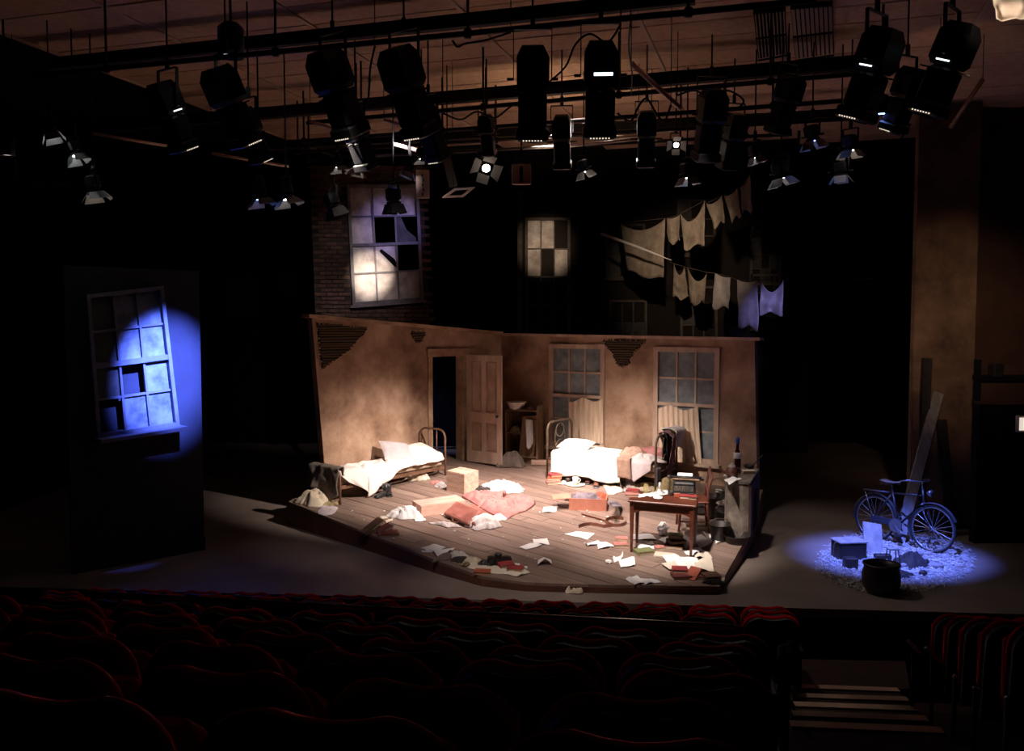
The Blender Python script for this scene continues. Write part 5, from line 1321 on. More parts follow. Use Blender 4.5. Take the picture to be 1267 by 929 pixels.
# ------------------------------------------------------------------ washing lines
def wash(label, tl, tr, bl, br, Y0, Y1, m, seed, sag=.25, folds=3, name='hung_cloth'):
    A, B = at(tl[0], tl[1], Y0), at(tr[0], tr[1], Y1); C, D = at(bl[0], bl[1], Y0), at(br[0], br[1], Y1)
    wdt = (A - B).length
    def fn(u, v):
        top = A.lerp(B, u) + V((0, 0, -sag * math.sin(PI * u) ** .8 * wdt))
        bot = C.lerp(D, u) + V((0, 0, .05 * math.sin(u * 7 + seed)))
        p = top.lerp(bot, v)
        k = math.sin(u * folds * 2 * PI + seed + v * 1.5) * .04 + noise.noise(V((u * 3, v * 3, seed))) * .07
        return p + V((.04 * noise.noise(V((u * 2, v * 2.4, seed + 5))) * v, k * (.3 + .7 * v), 0))
    corners.append((A, B))
    return cloth_grid(name, label, fn, 24, 18, m, 'washing', 'washing on the lines', .012)
def line_through(label, first, last):
    pts = [first] + [p for ab in corners for p in ab] + [last]
    o = tag(obj('washing_line', MB().tube(pts, .008, 5), M_['dimframe']), label, 'line'); recentre(o)
L1, L2 = M_['laundry'], M_['laundry2']
corners = []
wash('large brownish sheet, widest piece on the upper washing line', (768, 276), (823, 270), (776, 337), (821, 346), 20.9, 19.9, L1, 1, .16, 2)
wash('small dim shirt next to the large sheet on the upper line', (825, 270), (841, 266), (827, 301), (840, 299), 19.8, 19.5, L1, 2, .08, 1)
wash('sagging vest in the middle of the upper washing line', (842, 264), (872, 248), (846, 309), (871, 303), 19.4, 18.9, L1, 3, .42, 2)
wash('pale trousers third from the high end of the upper line', (874, 252), (893, 242), (884, 281), (897, 273), 18.8, 18.4, L1, 4, .14, 1)
wash('pale shirt second from the high end of the upper line', (896, 242), (912, 233), (906, 273), (917, 266), 18.3, 18.0, L1, 5, .14, 1)
wash('narrow cloth at the high end of the upper line', (916, 232), (928, 216), (919, 263), (931, 262), 17.9, 17.6, L1, 6, .12, 1)
line_through('thin upper washing line rising towards the lamps', at(751, 279, 22.4), at(942, 172, 15.9))
corners = []
wash('pale vest first on the lower washing line', (834, 326), (847, 330), (833, 369), (852, 369), 20.9, 20.7, L1, 7, .75, 1)
wash('pale singlet second on the lower washing line', (851, 331), (875, 337), (854, 377), (871, 374), 20.6, 20.3, L1, 8, .50, 2)
wash('grey shirt in the middle of the lower washing line', (885, 338), (904, 343), (881, 380), (901, 382), 20.2, 19.9, L2, 9, .08, 1)
wash('long violet-lit towel on the lower washing line', (912, 346), (937, 347), (913, 403), (938, 408), 19.8, 19.5, L2, 10, .10, 1)
wash('violet-lit sagging cloth at the end of the lower line', (941, 346), (969, 346), (940, 388), (968, 389), 19.4, 19.0, L2, 11, .48, 2)
line_through('thin lower washing line across the dark tenement front', at(826, 322, 22.4), at(1080, 345, 16.6))
o = tag(obj('line_prop', MB().tube([at(744, 289, 20.4), at(790, 306, 19.6), at(831, 322, 18.9)], [.035, .03, .008], 8), M_['enamel']), 'white tapering pole crossing in front of the large hanging sheet', 'pole'); recentre(o)
# ------------------------------------------------------------------ lighting grid
def pipe(label, a, b, r=.03, m='pipe', cat='pipe', name='lighting_pipe'):
    o = tag(obj(name, MB().tube([a, b], r, 8), M_[m], smooth=True), label, cat); recentre(o); return o
def zat(px, py, z): return plane(px, py, (0, 0, z), (0, 0, 1))
PZ = 6.05
pipes = {}
for key, label, p, q, z, r in (
  ('A', 'long black lighting pipe nearest the audience, carrying four large spotlights', (40, 93.5), (1010, 0), PZ, .03),
  ('C', 'black lighting pipe third from the audience, under the second beam', (380, 152), (1060, 91), PZ, .03),
  ('D', 'black lighting pipe fourth from the audience', (300, 180), (1080, 122), PZ, .03),
  ('E', 'black lighting pipe fifth from the audience', (60, 207), (1060, 146), 6.0, .03),
  ('F', 'dim lighting pipe farthest upstage, catching the stage glow', (100, 212), (980, 166), 5.9, .025)):
    a, b = zat(*p, z), zat(*q, z); pipes[key] = (a, b); pipe(label, a, b, r)
def beam(label, p, q, z, w_, h_):
    a, b = zat(*p, z), zat(*q, z)
    o = tag(obj('steel_beam', MB().bar(a, b, w_, h_).bar(a + V((0, 0, h_ / 2)), b + V((0, 0, h_ / 2)), w_ * 1.5, .02).bar(a - V((0, 0, h_ / 2)), b - V((0, 0, h_ / 2)), w_ * 1.5, .02), M_['beam']), label, 'beam'); recentre(o)
beam('black ceiling beam nearest the audience', (60, 80), (860, -4), 6.55, .06, .12)
beam('black ceiling beam in the middle of the grid', (120, 158), (1080, 76), 6.45, .08, .14)
beam('black ceiling beam farthest upstage', (160, 190), (1060, 140), 6.45, .08, .12)
# hanging stems from ceiling to pipes: parts would float, so each is its own hanger
hk = 0
names_ = ['first', 'second', 'third', 'fourth', 'fifth', 'sixth']
for key, (a, b) in pipes.items():
    for i, t in enumerate((.12, .37, .62, .87)):
        p = a.lerp(b, t)
        o = tag(obj('pipe_hanger', MB().tube([p, V((p.x, p.y, CZ + .05))], .014, 6).rbox((p.x, p.y, p.z), (.07, .05, .09), .008), M_['pipe']), 'thin black hanger, %s along the %s' % (names_[i], {'A': 'pipe nearest the audience', 'C': 'third lighting pipe', 'D': 'fourth lighting pipe', 'E': 'fifth lighting pipe', 'F': 'farthest lighting pipe'}[key]), 'hanger', 'hangers of the lighting pipes'); recentre(o)
for label, p, q, z0, z1, r, m in (
  ('bare steel brace pipe slanting down between the two right-angled spotlights', (781, 78), (843, 135), 6.25, 5.7, .028, 'brightpipe'),
  ('bare steel brace pipe at the dim end, longest', (113, 165), (216, 182), 5.9, 5.8, .022, 'brightpipe'),
  ('bare steel brace pipe slanting below the dim spotlights', (262, 190), (357, 206), 5.8, 5.7, .022, 'brightpipe'),
  ('bare steel brace with hooked end beside the first large spotlight', (384, 150), (430, 164), 5.95, 5.8, .022, 'brightpipe'),
  ('bare steel brace below the second large spotlight', (487, 178), (531, 190), 5.8, 5.7, .03, 'brightpipe'),
  ('short bare steel brace above the vented lamp', (475, 148), (503, 156), 5.95, 5.85, .022, 'brightpipe'),
  ('bare steel pipe running level in the middle of the grid', (738, 172), (806, 167), 5.9, 5.9, .026, 'brightpipe'),
  ('bare steel pipe beneath the level one', (700, 181), (790, 172), 5.8, 5.8, .02, 'brightpipe'),
  ('thin rusty brace pipe by the dark side wall', (1176, 158), (1216, 98), 5.4, 6.3, .028, 'iron')):
    a, b = zat(*p, z0), zat(*q, z1)
    chain = True
    if label.startswith('thin rusty'): a, b = at(*p, 11.5), at(*q, 11.0)
    o = pipe(label, a, b, r, m)
    e = a if a.z > b.z else b
    obj('safety_chain', MB().tube([e, V((e.x, e.y, CZ + .06))], .005, 5), M_['cable'], o)

def lathe_to(prof, n, M): return MB().lathe(prof, n, M, cap=True)
def aimM(p, d):
    q = V(d).normalized().to_track_quat('-Z', 'Y'); return Matrix.Translation(p) @ q.to_matrix().to_4x4()
def yoke(t, p, M, w_, up):
    b = MB(); top = p + V((0, 0, up))
    sx = (M.to_3x3() @ V((1, 0, 0))); sx.z = 0; sx.normalize()
    for s_ in (-1, 1): b.bar(p + sx * s_ * w_, top + sx * s_ * w_, .035, .008, up=sx)
    b.bar(top - sx * w_, top + sx * w_, .035, .01)
    obj('yoke', b, M_['lantern'], t)
    c = MB(); c.bar(top, top + V((0, 0, .12)), .04, .03); obj('clamp', c, M_['lantern'], t)
    if CZ - top.z > .05: obj('drop_arm', MB().tube([top, V((top.x, top.y, CZ + .06))], .010, 6), M_['lantern'], t)
    for s_ in (-1, 1): obj('lock_knob', MB().tube([p + sx * s_ * w_, p + sx * s_ * (w_ + .06)], .014, 8), M_['lantern'], t, smooth=True)
def profile(label, px, py, Y, d, k=1.0, leak=0, lit=None, rake=0):
    """a long profile spotlight: lamp house, barrel, shutters, lens, yoke"""
    p = at(px, py, Y); t = thing('profile_spotlight', label, 'spotlight', p, 0, 'spotlights on the grid')
    M = aimM(p, d)
    h = MB()
    h.add([(-.10 * k, -.11 * k, .30 * k), (.10 * k, -.11 * k, .30 * k), (.10 * k, .11 * k, .30 * k), (-.10 * k, .11 * k, .30 * k),
           (-.15 * k, -.15 * k, .20 * k), (.15 * k, -.15 * k, .20 * k), (.15 * k, .15 * k, .20 * k), (-.15 * k, .15 * k, .20 * k),
           (-.15 * k, -.15 * k, -.05 * k), (.15 * k, -.15 * k, -.05 * k), (.15 * k, .15 * k, -.05 * k), (-.15 * k, .15 * k, -.05 * k),
           (-.12 * k, -.12 * k, -.10 * k), (.12 * k, -.12 * k, -.10 * k), (.12 * k, .12 * k, -.10 * k), (-.12 * k, .12 * k, -.10 * k)],
          [(0, 1, 2, 3), (15, 14, 13, 12)] + [(a + i, a + 4 + i, a + 4 + (i + 1) % 4, a + (i + 1) % 4) for a in (0, 4, 8) for i in range(4)], M)
    obj('lamp_house', h, M_['lantern'], t)
    b = MB(); b.rbox((0, 0, -.28 * k), (.27 * k, .27 * k, .34 * k), .03 * k, M); b.rbox((0, 0, -.50 * k), (.31 * k, .31 * k, .12 * k), .02 * k, M); obj('barrel', b, M_['lantern'], t)
    obj('lens', MB().lathe([(.12 * k, -.562 * k), (.12 * k, -.57 * k)], 16, M), M_[lit or 'lens_dark'], t)
    for a in (-1, 1):
        obj('shutter', MB().box((a * .19 * k, 0, -.12 * k), (.12 * k, .05 * k, .012), M), M_['lantern'], t); obj('shutter', MB().box((0, a * .19 * k, -.13 * k), (.05 * k, .12 * k, .012), M), M_['lantern'], t)
    v = MB()
    toC = (CAM - p).normalized(); R3 = M.to_3x3().inverted(); q = R3 @ toC
    ax = max(range(2), key=lambda i: abs(q[i])); sg_ = 1 if q[ax] > 0 else -1
    if leak:
        for i in range(7):
            o_ = -.085 * k + i * .028 * k; c = [o_, o_, -.545 * k]; c[ax] = sg_ * .157 * k
            s_ = [.012 * k, .012 * k, .012 * k]; s_[ax] = .006; v.box(c, s_, M)
        obj('vent_slot', v, M_['leakwarm'], t)
    if leak == 2:
        v = MB(); c = [.02 * k, .02 * k, .02 * k]; c[ax] = sg_ * .152 * k; s_ = [.17 * k, .17 * k, .028 * k]; s_[ax] = .006; v.box(c, s_, M); obj('vent_slit', v, M_['leak'], t)
    if leak == 3:
        v = MB(); c = [.0, .0, -.06 * k]; c[ax] = sg_ * .153 * k; s_ = [.13 * k, .13 * k, .014 * k]; s_[ax] = .006; v.box(c, s_, M); obj('vent_slit', v, M_['leak'], t)
    yoke(t, p, M, .18 * k, .46 * k)
    return t
def fresnel(label, px, py, Y, d, k=1.0, lit='lens_dark', open_=38, doors=4, spin=0.0, name='fresnel_spotlight', dm='doorlit'):
    """a short fresnel spotlight with four barn doors"""
    p = at(px, py, Y); t = thing(name, label, 'spotlight', p, 0, 'spotlights on the grid')
    M = aimM(p, d) @ Matrix.Rotation(spin, 4, 'Z')
    obj('body', MB().rbox((0, 0, .08 * k), (.22 * k, .22 * k, .22 * k), .03 * k, M).lathe([(.10 * k, -.04 * k), (.125 * k, -.05 * k), (.125 * k, -.09 * k), (.10 * k, -.09 * k)], 18, M), M_['lantern'], t)
    obj('lens', MB().lathe([(.095 * k, -.082 * k), (.06 * k, -.095 * k), (0.001, -.10 * k)], 16, M), M_[lit], t, smooth=True)
    for i in range(doors):
        A = M @ Matrix.Rotation(PI / 2 * i, 4, 'Z') @ Matrix.Translation((0, .12 * k, -.09 * k)) @ Matrix.Rotation(math.radians(open_), 4, 'X')
        m = MB(); w0, w1, L = .11 * k, (.16 if i % 2 else .11) * k, .17 * k
        m.prism([A @ V((-w0, 0, 0)), A @ V((w0, 0, 0)), A @ V((w1, 0, -L)), A @ V((-w1, 0, -L))], A.to_3x3() @ V((0, .004, 0)))
        obj('barn_door', m, M_[dm], t)
    yoke(t, p, M, .15 * k, .30 * k)
    return t
dn = lambda x, y, z=-1: V((x, y, z))
profile('large black profile spotlight with angled body, first of four on the nearest pipe', 412, 100, 8.95, dn(.30, .42), 1.0, 1)
profile('large black profile spotlight with angled body, second of four on the nearest pipe', 500, 98, 8.75, dn(.28, .42), 1.0, 1)
profile('large black square-on profile spotlight, third of four on the nearest pipe', 659, 98, 8.35, dn(.0, .35), .98, 1)
profile('large black profile spotlight with a bright slit, fourth of four on the nearest pipe', 743, 93, 8.15, dn(.02, .35), .98, 2)
profile('dim profile spotlight with bright lower slit at the dark end of the pipe', 208, 132, 9.6, dn(.25, .4), .85, 3)
profile('dim profile spotlight beside the round downlight', 280, 118, 9.3, dn(.32, .4), .95, 1)
profile('dim profile spotlight hanging below the one beside the downlight', 308, 158, 9.9, dn(.3, .4), .7, 1)
profile('dark profile spotlight with bright corner slit, above the blue disc lamp', 1084, 76, 8.2, dn(-.25, .3), .95, 3)
profile('dark profile spotlight with bright corner slit, nearest the side wall', 1177, 70, 8.2, dn(-.3, .3), .95, 3)
profile('dark profile spotlight between beams on the farther pipes, box-shaped', 880, 142, 11.0, dn(-.05, .4), 1.0, 0)
profile('dark profile spotlight on the third pipe behind the square-on pair', 695, 166, 11.6, dn(.05, .4), .78, 0)
profile('dark profile spotlight on the third pipe near the warm glowing lamp', 800, 162, 11.4, dn(.05, .4), .8, 0)
profile('dark profile spotlight behind the second large one', 530, 155, 11.0, dn(.3, .4), .8, 1)
profile('dark profile spotlight behind the first large one', 440, 165, 10.8, dn(.3, .4), .8, 0)
profile('dark small profile spotlight in the middle of the grid', 602, 160, 12.0, dn(.1, .4), .62, 0)
profile('dark profile spotlight near the ceiling vent', 975, 118, 10.6, dn(-.2, .4), .8, 0)
profile('dark profile spotlight with row of lit holes towards the side wall', 1122, 112, 9.8, dn(-.2, .4), .8, 1)
profile('dark profile spotlight hanging over the washing lines', 908, 165, 12.0, dn(-.1, .4), .85, 0)
# round downlights
def down(label, px, py, Y, r, m):
    p = at(px, py, Y); t = thing('downlight', label, 'downlight', p)
    obj('can', MB().lathe([(r * .6, r * 2.6), (r, r * 2.2), (r, 0), (r * .93, 0), (r * .9, r * .3), (0, r * .35)], 20, Matrix.Translation(p), cap=False), M_['lantern'], t, smooth=True)
    obj('lamp_face', MB().lathe([(r * .88, .02), (r * .88, .026)], 20, Matrix.Translation(p)), M_[m], t)
    obj('stem', MB().tube([p + V((0, 0, r * 2.5)), V((p.x, p.y, CZ + .05))], .015, 6), M_['lantern'], t)
down('round black downlight with a bright white disc under the first beam', 286, 71, 9.5, .135, 'leak')
down('small round downlight with warm disc at the dark edge of the house', 9, 193, 10.5, .085, 'leakwarm')
down('round downlight with a blue-white disc by the side wall', 1090, 142, 10.0, .085, 'lens_blue')
# fresnels
up_ = lambda x, y, z: V((x, y, z))
fl_ = [
 ('fresnel with white-lit barn doors and blue edge above the brick facade', 321, 240, 11.5, (0.2, .04, -0.95), .75, 'lens_blue', 45, .5),
 ('fresnel with warm-lit barn doors beside the blue one', 354, 240, 11.6, (0.25, .04, -0.95), .75, 'lens_white', 45, .6),
 ('fresnel with warm-lit doors low at the dark end of the grid', 116, 232, 11.0, (0.2, .04, -0.95), .75, 'lens_warm', 40, .4),
 ('fresnel with a white-lit edge on the dim pipe', 62, 160, 10.5, (0.3, .04, -0.95), .62, 'lens_white', 30, .3),
 ('fresnel with a bright edge under the dim pipe', 92, 187, 10.8, (0.4, .04, -0.95), .62, 'lens_white', 26, .8),
 ('small fresnel with white-lit door beside the brick tenement window', 418, 202, 12.2, (0.2, .04, -0.95), .55, 'lens_white', 42, .4),
 ('small fresnel with cream-lit doors beside the vented lamp', 442, 206, 12.2, (-0.2, .04, -0.95), .6, 'lens_warm', 42, .2),
 ('dark fresnel with hanging flap in front of the brick window', 487, 246, 12.4, (0.05, .04, -0.95), .8, 'lens_dark', 14, .0),
 ('dark fresnel with hanging flap in front of the bricks', 412, 252, 12.4, (0.35, .04, -0.95), .8, 'lens_dark', 20, .5),
 ('brightly glowing warm fresnel in the middle of the grid', 601, 206, 12.4, (.1, -.75, -.45), .75, 'lens_warm', 62, .3),
 ('fresnel with white-lit door above the laundry sheet', 850, 214, 12.4, (0.1, .04, -0.95), .72, 'lens_white', 34, .1),
 ('glowing warm fresnel above the laundry', 836, 178, 12.8, (.0, -.8, -.5), .5, 'lens_warm', 60, 0.),
 ('small fresnel with pale-lit door in the middle of the grid', 722, 208, 12.6, (0.3, .04, -0.95), .6, 'lens_white', 30, .6),
 ('fresnel with white-lit triangular door near the washing-line end', 966, 214, 11.4, (0.25, .04, -0.95), .75, 'lens_white', 38, .5),
 ('fresnel with blue-lit door beyond the washing-line end', 1040, 212, 11.4, (0.1, .04, -0.95), .65, 'lens_blue', 34, .7),
 ('fresnel with blue-white lit edges above the blue-door one', 1005, 168, 11.2, (0.2, .04, -0.95), .7, 'lens_blue', 30, .4),
 ('fresnel with warm-lit door next to the blue disc lamp', 1052, 180, 11.2, (0.1, .04, -0.95), .68, 'lens_warm', 36, .3),
 ('fresnel with two bright dots at the high end of the washing line', 934, 190, 11.6, (0.3, .04, -0.95), .55, 'lens_white', 26, .2),
 ('small fresnel with bluish lit door under the second brace', 507, 208, 12.4, (-0.4, .04, -0.95), .6, 'lens_blue', 34, .3),
 ('teal-lit small fresnel under the second large spotlight', 522, 192, 11.6, (0.1, .04, -0.95), .5, 'lens_white', 50, .1)]
for l_, px, py, Y, d, k, lit, op, sp in fl_: fresnel(l_, px, py, Y, d, k, lit, op, 4, sp, dm='lantern' if lit == 'lens_dark' else 'doorlit')  # lit lamps get the paler doors, unlit ones the black
# scroller boxes and colour frames
o = fresnel('grey box-fronted lamp with dark central slot in the middle of the grid', 645, 212, 12.2, (.1, .9, -.35), .62, 'lens_white', 30, 4, 0)
p = at(645, 216, 11.95); obj('colour_scroller', MB().rbox((p.x, p.y, p.z), (.26, .05, .27), .01), M_['frame'], o); obj('slot', MB().box((p.x, p.y - .028, p.z), (.045, .01, .21)), M_['black'], o)
t = thing('colour_frame', 'empty pale square colour frame hanging tilted below the vented lamps', 'frame', at(566, 239, 12.0))
fc = [at(547, 245, 12.1), at(562, 234, 11.85), at(588, 232, 11.75), at(573, 244, 12.0)]
b = MB()
for k in range(4):
    p_, q_ = fc[k], fc[(k + 1) % 4]; c_ = sum(fc, V((0, 0, 0))) / 4
    b.prism([p_, q_, lerp(q_, c_, .34), lerp(p_, c_, .34)], (0, 0, .012))
obj('frame', b, M_['frame'], t); obj('safety_wire', MB().tube([fc[1], at(560, 205, 12.1), V((at(560, 205, 12.1).x, 12.1, CZ + .06))], .004, 4), M_['cable'], t)
t = thing('barn_door_plate', 'pale perforated metal door plate hanging beside the brick window', 'plate', at(523, 228, 13.4))
a = at(523, 228, 13.4); b = MB(); b.rbox(tuple(a), (.20, .02, .42), .005); obj('plate', b, M_['frame'], t); b = MB()
for i in range(5): b.box((a.x + .01 * (i % 2), a.y - .012, a.z - .15 + i * .07), (.018, .006, .04))
obj('slot', b, M_['black'], t); obj('hook', MB().tube([a + V((0, 0, .2)), V((a.x + .02, a.y, CZ + .06))], .008, 5), M_['cable'], t)
t = thing('dark_plate', 'dull grey slanted door plate above the pale colour frame', 'plate', at(557, 214, 12.3))
a = at(557, 214, 12.3); obj('plate', MB().rbox((0, 0, 0), (.12, .02, .38), .005, Matrix.Translation(a) @ Matrix.Rotation(math.radians(-14), 4, 'Y')), M_['doorlit'], t); obj('hook', MB().tube([a + V((-.04, 0, .18)), V((a.x - .04, a.y, CZ + .06))], .008, 5), M_['cable'], t)
# cables
def cab(label, pts, r=.010):
    P = [at(x, y, Y) for x, y, Y in pts]; Q = []
    for i in range(len(P) - 1):
        a0, a, b, b1 = P[max(i - 1, 0)], P[i], P[i + 1], P[min(i + 2, len(P) - 1)]
        for k in range(6):
            s_ = k / 6; Q.append(.5 * ((2 * a) + (b - a0) * s_ + (2 * a0 - 5 * a + 4 * b - b1) * s_ * s_ + (3 * a - a0 - 3 * b + b1) * s_ ** 3))
    Q.append(P[-1]); o = tag(obj('cable', MB().tube(Q, r, 6), M_['cable'], smooth=True), label, 'cable'); recentre(o)
    e = max((P[0], P[-1]), key=lambda q_: q_.z); obj('tie', MB().tube([e, V((e.x, e.y, CZ + .06))], .005, 5), M_['cable'], o)
cab('black cable looping from the square-on spotlight up to the fourth one', [(680, 101, 8.3), (700, 82, 8.2), (712, 55, 8.1), (730, 42, 8.1), (752, 52, 8.0), (768, 30, 8.0)])
cab('black cable hanging between the first two large spotlights', [(464, 57, 8.8), (458, 85, 8.8), (456, 120, 8.9), (450, 140, 9.0)])
cab('black cable coiled on the pipe above the square-on spotlights', [(560, 50, 8.6), (566, 58, 8.6), (576, 54, 8.6), (600, 50, 8.5), (632, 40, 8.4)])
cab('black cable draped along the third pipe', [(548, 140, 11.0), (570, 148, 11.0), (590, 138, 11.0), (612, 146, 11.0), (636, 130, 11.0), (652, 140, 11.0)], .012)
cab('black cable loops hanging right of the fourth spotlight', [(764, 140, 9.9), (780, 150, 9.9), (790, 132, 9.9), (800, 122, 9.9), (812, 140, 9.9), (822, 150, 9.9), (830, 130, 9.9)], .012)
cab('black cable trailing between farther pipes above the laundry', [(838, 118, 10.9), (860, 112, 10.9), (880, 122, 10.9), (900, 112, 10.9), (920, 124, 10.9), (912, 135, 10.9)], .012)
cab('thin cable dropping from the first beam to the second pipe', [(780, 30, 8.5), (778, 60, 9.0), (782, 90, 9.8), (781, 118, 10.4)])
cab('black sagging cable at the dark end of the grid', [(20, 222, 11.0), (60, 229, 11.0), (85, 226, 11.0)], .014)
# ceiling vents
for lb, x0, x1, top in (('dark half of the slatted ceiling vent over the stage', 932, 972, 14), ('pale half of the slatted ceiling vent over the stage', 978, 1030, 8)):
    A, B, C, D = [zat(x, y, CZ - .02) for x, y in ((x0, top), (x1, top - 4), (x1 + 2, 66), (x0 + 6, 73))]
    t = thing('ceiling_vent', lb, 'vent', (A + C) / 2)
    obj('backing', MB().prism([A, B, C, D][::-1], (0, 0, .015)), M_['black'], t)
    for i in range(9):
        u = (i + .5) / 9; p, q = A.lerp(B, u), D.lerp(C, u); obj('slat', MB().bar(p + V((0, 0, -.012)), q + V((0, 0, -.012)), .034 if lb.startswith('pale') else .012, .012), M_['vent'], t)
    for p, q in ((A, B), (C, D), (A.lerp(D, .5), B.lerp(C, .5))): obj('frame_bar', MB().bar(p + V((0, 0, -.022)), q + V((0, 0, -.022)), .05, .012), M_['black'], t)
# pale fabric at the top corner and the warm scrap lower
def fabric(label, q, Y, m, seed):
    global o
    P = [at(x, y, Y) for x, y in q]
    o = cloth_grid('hanging_fabric', label, lambda u, v: P[0].lerp(P[1], u).lerp(P[3].lerp(P[2], u), v) + V((0, .05 * math.sin(u * 13 + v * 2 + seed) + .06 * noise.noise(V((u * 3, v * 3, seed))), 0)), 22, 18, m, 'fabric', th=.008)
def hook(o, P): obj('hook', MB().tube([P, V((P.x, P.y, CZ + .06))], .006, 5), M_['cable'], o)
fabric('pale crumpled fabric hanging at the top corner by the ceiling', [(1222, -18), (1292, -18), (1287, 20), (1230, 26)], 8.0, M_['shadecloth'], 3); hook(o, at(1240, -14, 8.0))
fabric('small warm-lit crumpled fabric scrap hanging by the side wall', [(1154, 103), (1171, 103), (1172, 124), (1160, 128)], 10.4, M_['shadecloth'], 5); hook(o, at(1162, 104, 10.4))
spot(at(1225, 120, 7.3), at(1255, 4, 8.0), 90, (1, .85, .72), 40, .6, .04)
spot(at(1150, 150, 9.9), at(1163, 114, 10.4), 7, (1, .6, .35), 45, .6, .04)

# ------------------------------------------------------------------ theatre seats
def outline(w_, h0, h1, r, wav=0.0, n=7):
    pts = [(-w_, h0), (w_, h0)]
    pts += [(w_ - r + r * math.cos(a), h1 - r + r * math.sin(a) ) for a in [PI / 2 * i / n for i in range(n + 1)]]
    pts += [(lerp(w_ - r, -w_ + r, t), h1 - .018 * math.sin(PI * t)) for t in (.25, .5, .75)]
    pts += [(-w_ + r - r * math.sin(a), h1 - r + r * math.cos(a)) for a in [PI / 2 * i / n for i in range(n + 1)]]
    return pts
def layered(m, layers):
    # layers: list of (outline points, y)
    o = len(m.v); n = len(layers[0][0])
    for pts, y in layers:
        for x, z in pts: m.v.append(V((x, y, z)))
    for j in range(len(layers) - 1):
        for i in range(n): k = (i + 1) % n; m.f.append((o + j * n + i, o + j * n + k, o + (j + 1) * n + k, o + (j + 1) * n + i))
    m.f.append(tuple(o + i for i in reversed(range(n)))); m.f.append(tuple(o + (len(layers) - 1) * n + i for i in range(n)))
def seat0():
    t = thing('theatre_seat', 'x', 'seat', (0, 0, 0), 0)
    b = MB(); layered(b, [(outline(.24, .46, .925, .13), .015), (outline(.255, .45, .945, .14), .03), (outline(.262, .44, .953, .145), .06), (outline(.25, .45, .94, .14), .09), (outline(.20, .50, .89, .11), .105)])
    b.v = [V((p.x, p.y - (p.z - .45) * .14, p.z)) for p in b.v]
    obj('backrest', b, M_['velvet'], t, smooth=True, local=True)
    s_ = MB(); layered(s_, [(outline(.245, .30, .93, .135), -.012), (outline(.25, .30, .935, .135), .012)]); s_.v = [V((p.x, p.y - (p.z - .45) * .14, p.z)) for p in s_.v]
    obj('back_shell', s_, M_['shell'], t, local=True)
    obj('seat_cushion', MB().rbox((0, .18, .62), (.46, .12, .40), .04), M_['velvet'], t, local=True)
    obj('arm', MB().rbox((.278, .15, .60), (.05, .34, .05), .015).rbox((.278, .12, .30), (.04, .10, .60), .01), M_['shell'], t, local=True)
    return t
proto = seat0(); used = False
SP = .565
ordn = ['first', 'second', 'third', 'fourth', 'fifth', 'sixth', 'seventh', 'eighth', 'ninth', 'tenth', 'eleventh', 'twelfth', 'thirteenth', 'fourteenth', 'fifteenth', 'sixteenth']
def seat_at(p, rz, label, group):
    global used
    if not used:
        o = proto; used = True; o['label'] = label; o['group'] = group; o.location = p; o.rotation_euler = (0, 0, rz)
    else: o = dup(proto, label, p, (0, 0, rz), group)
    return o
def row(rowname, D, ztop, x_right, n, mid=True, x_bound=None):
    """a row of seats along the house axis; D is the distance at X = 0"""
    o = V((0, D, 0)); zf = ztop - .95
    tier('floor_tier', D, ztop, x_right - n * SP - .2, x_right + .12, -.42, .36)
    for i in range(n):
        c = o + RD * (x_right - (i + .5) * SP); c.z = zf
        seat_at(c, -RY, 'dark red theatre seat in the %s row, %s from the aisle stairs' % (rowname, ordn[i]), 'theatre seats below the stage')
row('nearest', 1.55, 2.585, .50, 4)
row('second nearest', 2.25, 2.365, -.237 + SP * 1.5, 5)
row('third nearest', 2.95, 2.165, .05 + SP * 1.5, 6)
row('fourth nearest', 3.65, 1.96, .30 + SP * 1.2, 7)
row('fifth nearest', 4.30, 1.785, .60 + SP * 1.1, 8)
row('sixth nearest', 4.95, 1.615, 1.45, 9)
RY0, RD0, RF0 = RY, RD, RF
RY = math.radians(5.0); RD = V((math.cos(RY), -math.sin(RY), 0)); RF = V((math.sin(RY), math.cos(RY), 0))
row('front', 9.55, .30, 3.0, 14)
row('second from the stage', 8.85, .48, 2.85, 14)
row('third from the stage', 8.15, .66, 2.65, 13)
# rail between the two blocks
ra, rb_ = zat(398, 750, 1.50), zat(905, 776, 1.50)
rt = thing('handrail', 'dark polished handrail crossing between the seat blocks', 'rail', V(((ra.x + rb_.x) / 2, (ra.y + rb_.y) / 2, .6)))
dvr = (rb_ - ra).normalized()
ra = ra - dvr * 1.6
pts = [ra, rb_] + [rb_ + dvr * .10 * math.sin(a) - V((0, 0, .10 * (1 - math.cos(a)))) for a in [PI / 2 * i / 5 for i in range(1, 6)]] + [rb_ + dvr * .10 - V((0, 0, .6))]
obj('rail_bar', MB().tube(pts, .022, 10), M_['rail'], rt, smooth=True)
obj('rail_panel', MB().prism([V((ra.x, ra.y + .02, .35)), V((rb_.x, rb_.y + .02, .35)), V((rb_.x, rb_.y + .02, 1.40)), V((ra.x, ra.y + .02, 1.40))], (0, .04, 0)), M_['black'], rt)
for t_ in (.05, .3, .55, .8): q = ra.lerp(rb_, t_); obj('rail_post', MB().tube([V((q.x, q.y, .35)), q], .014, 6), M_['rail'], rt)
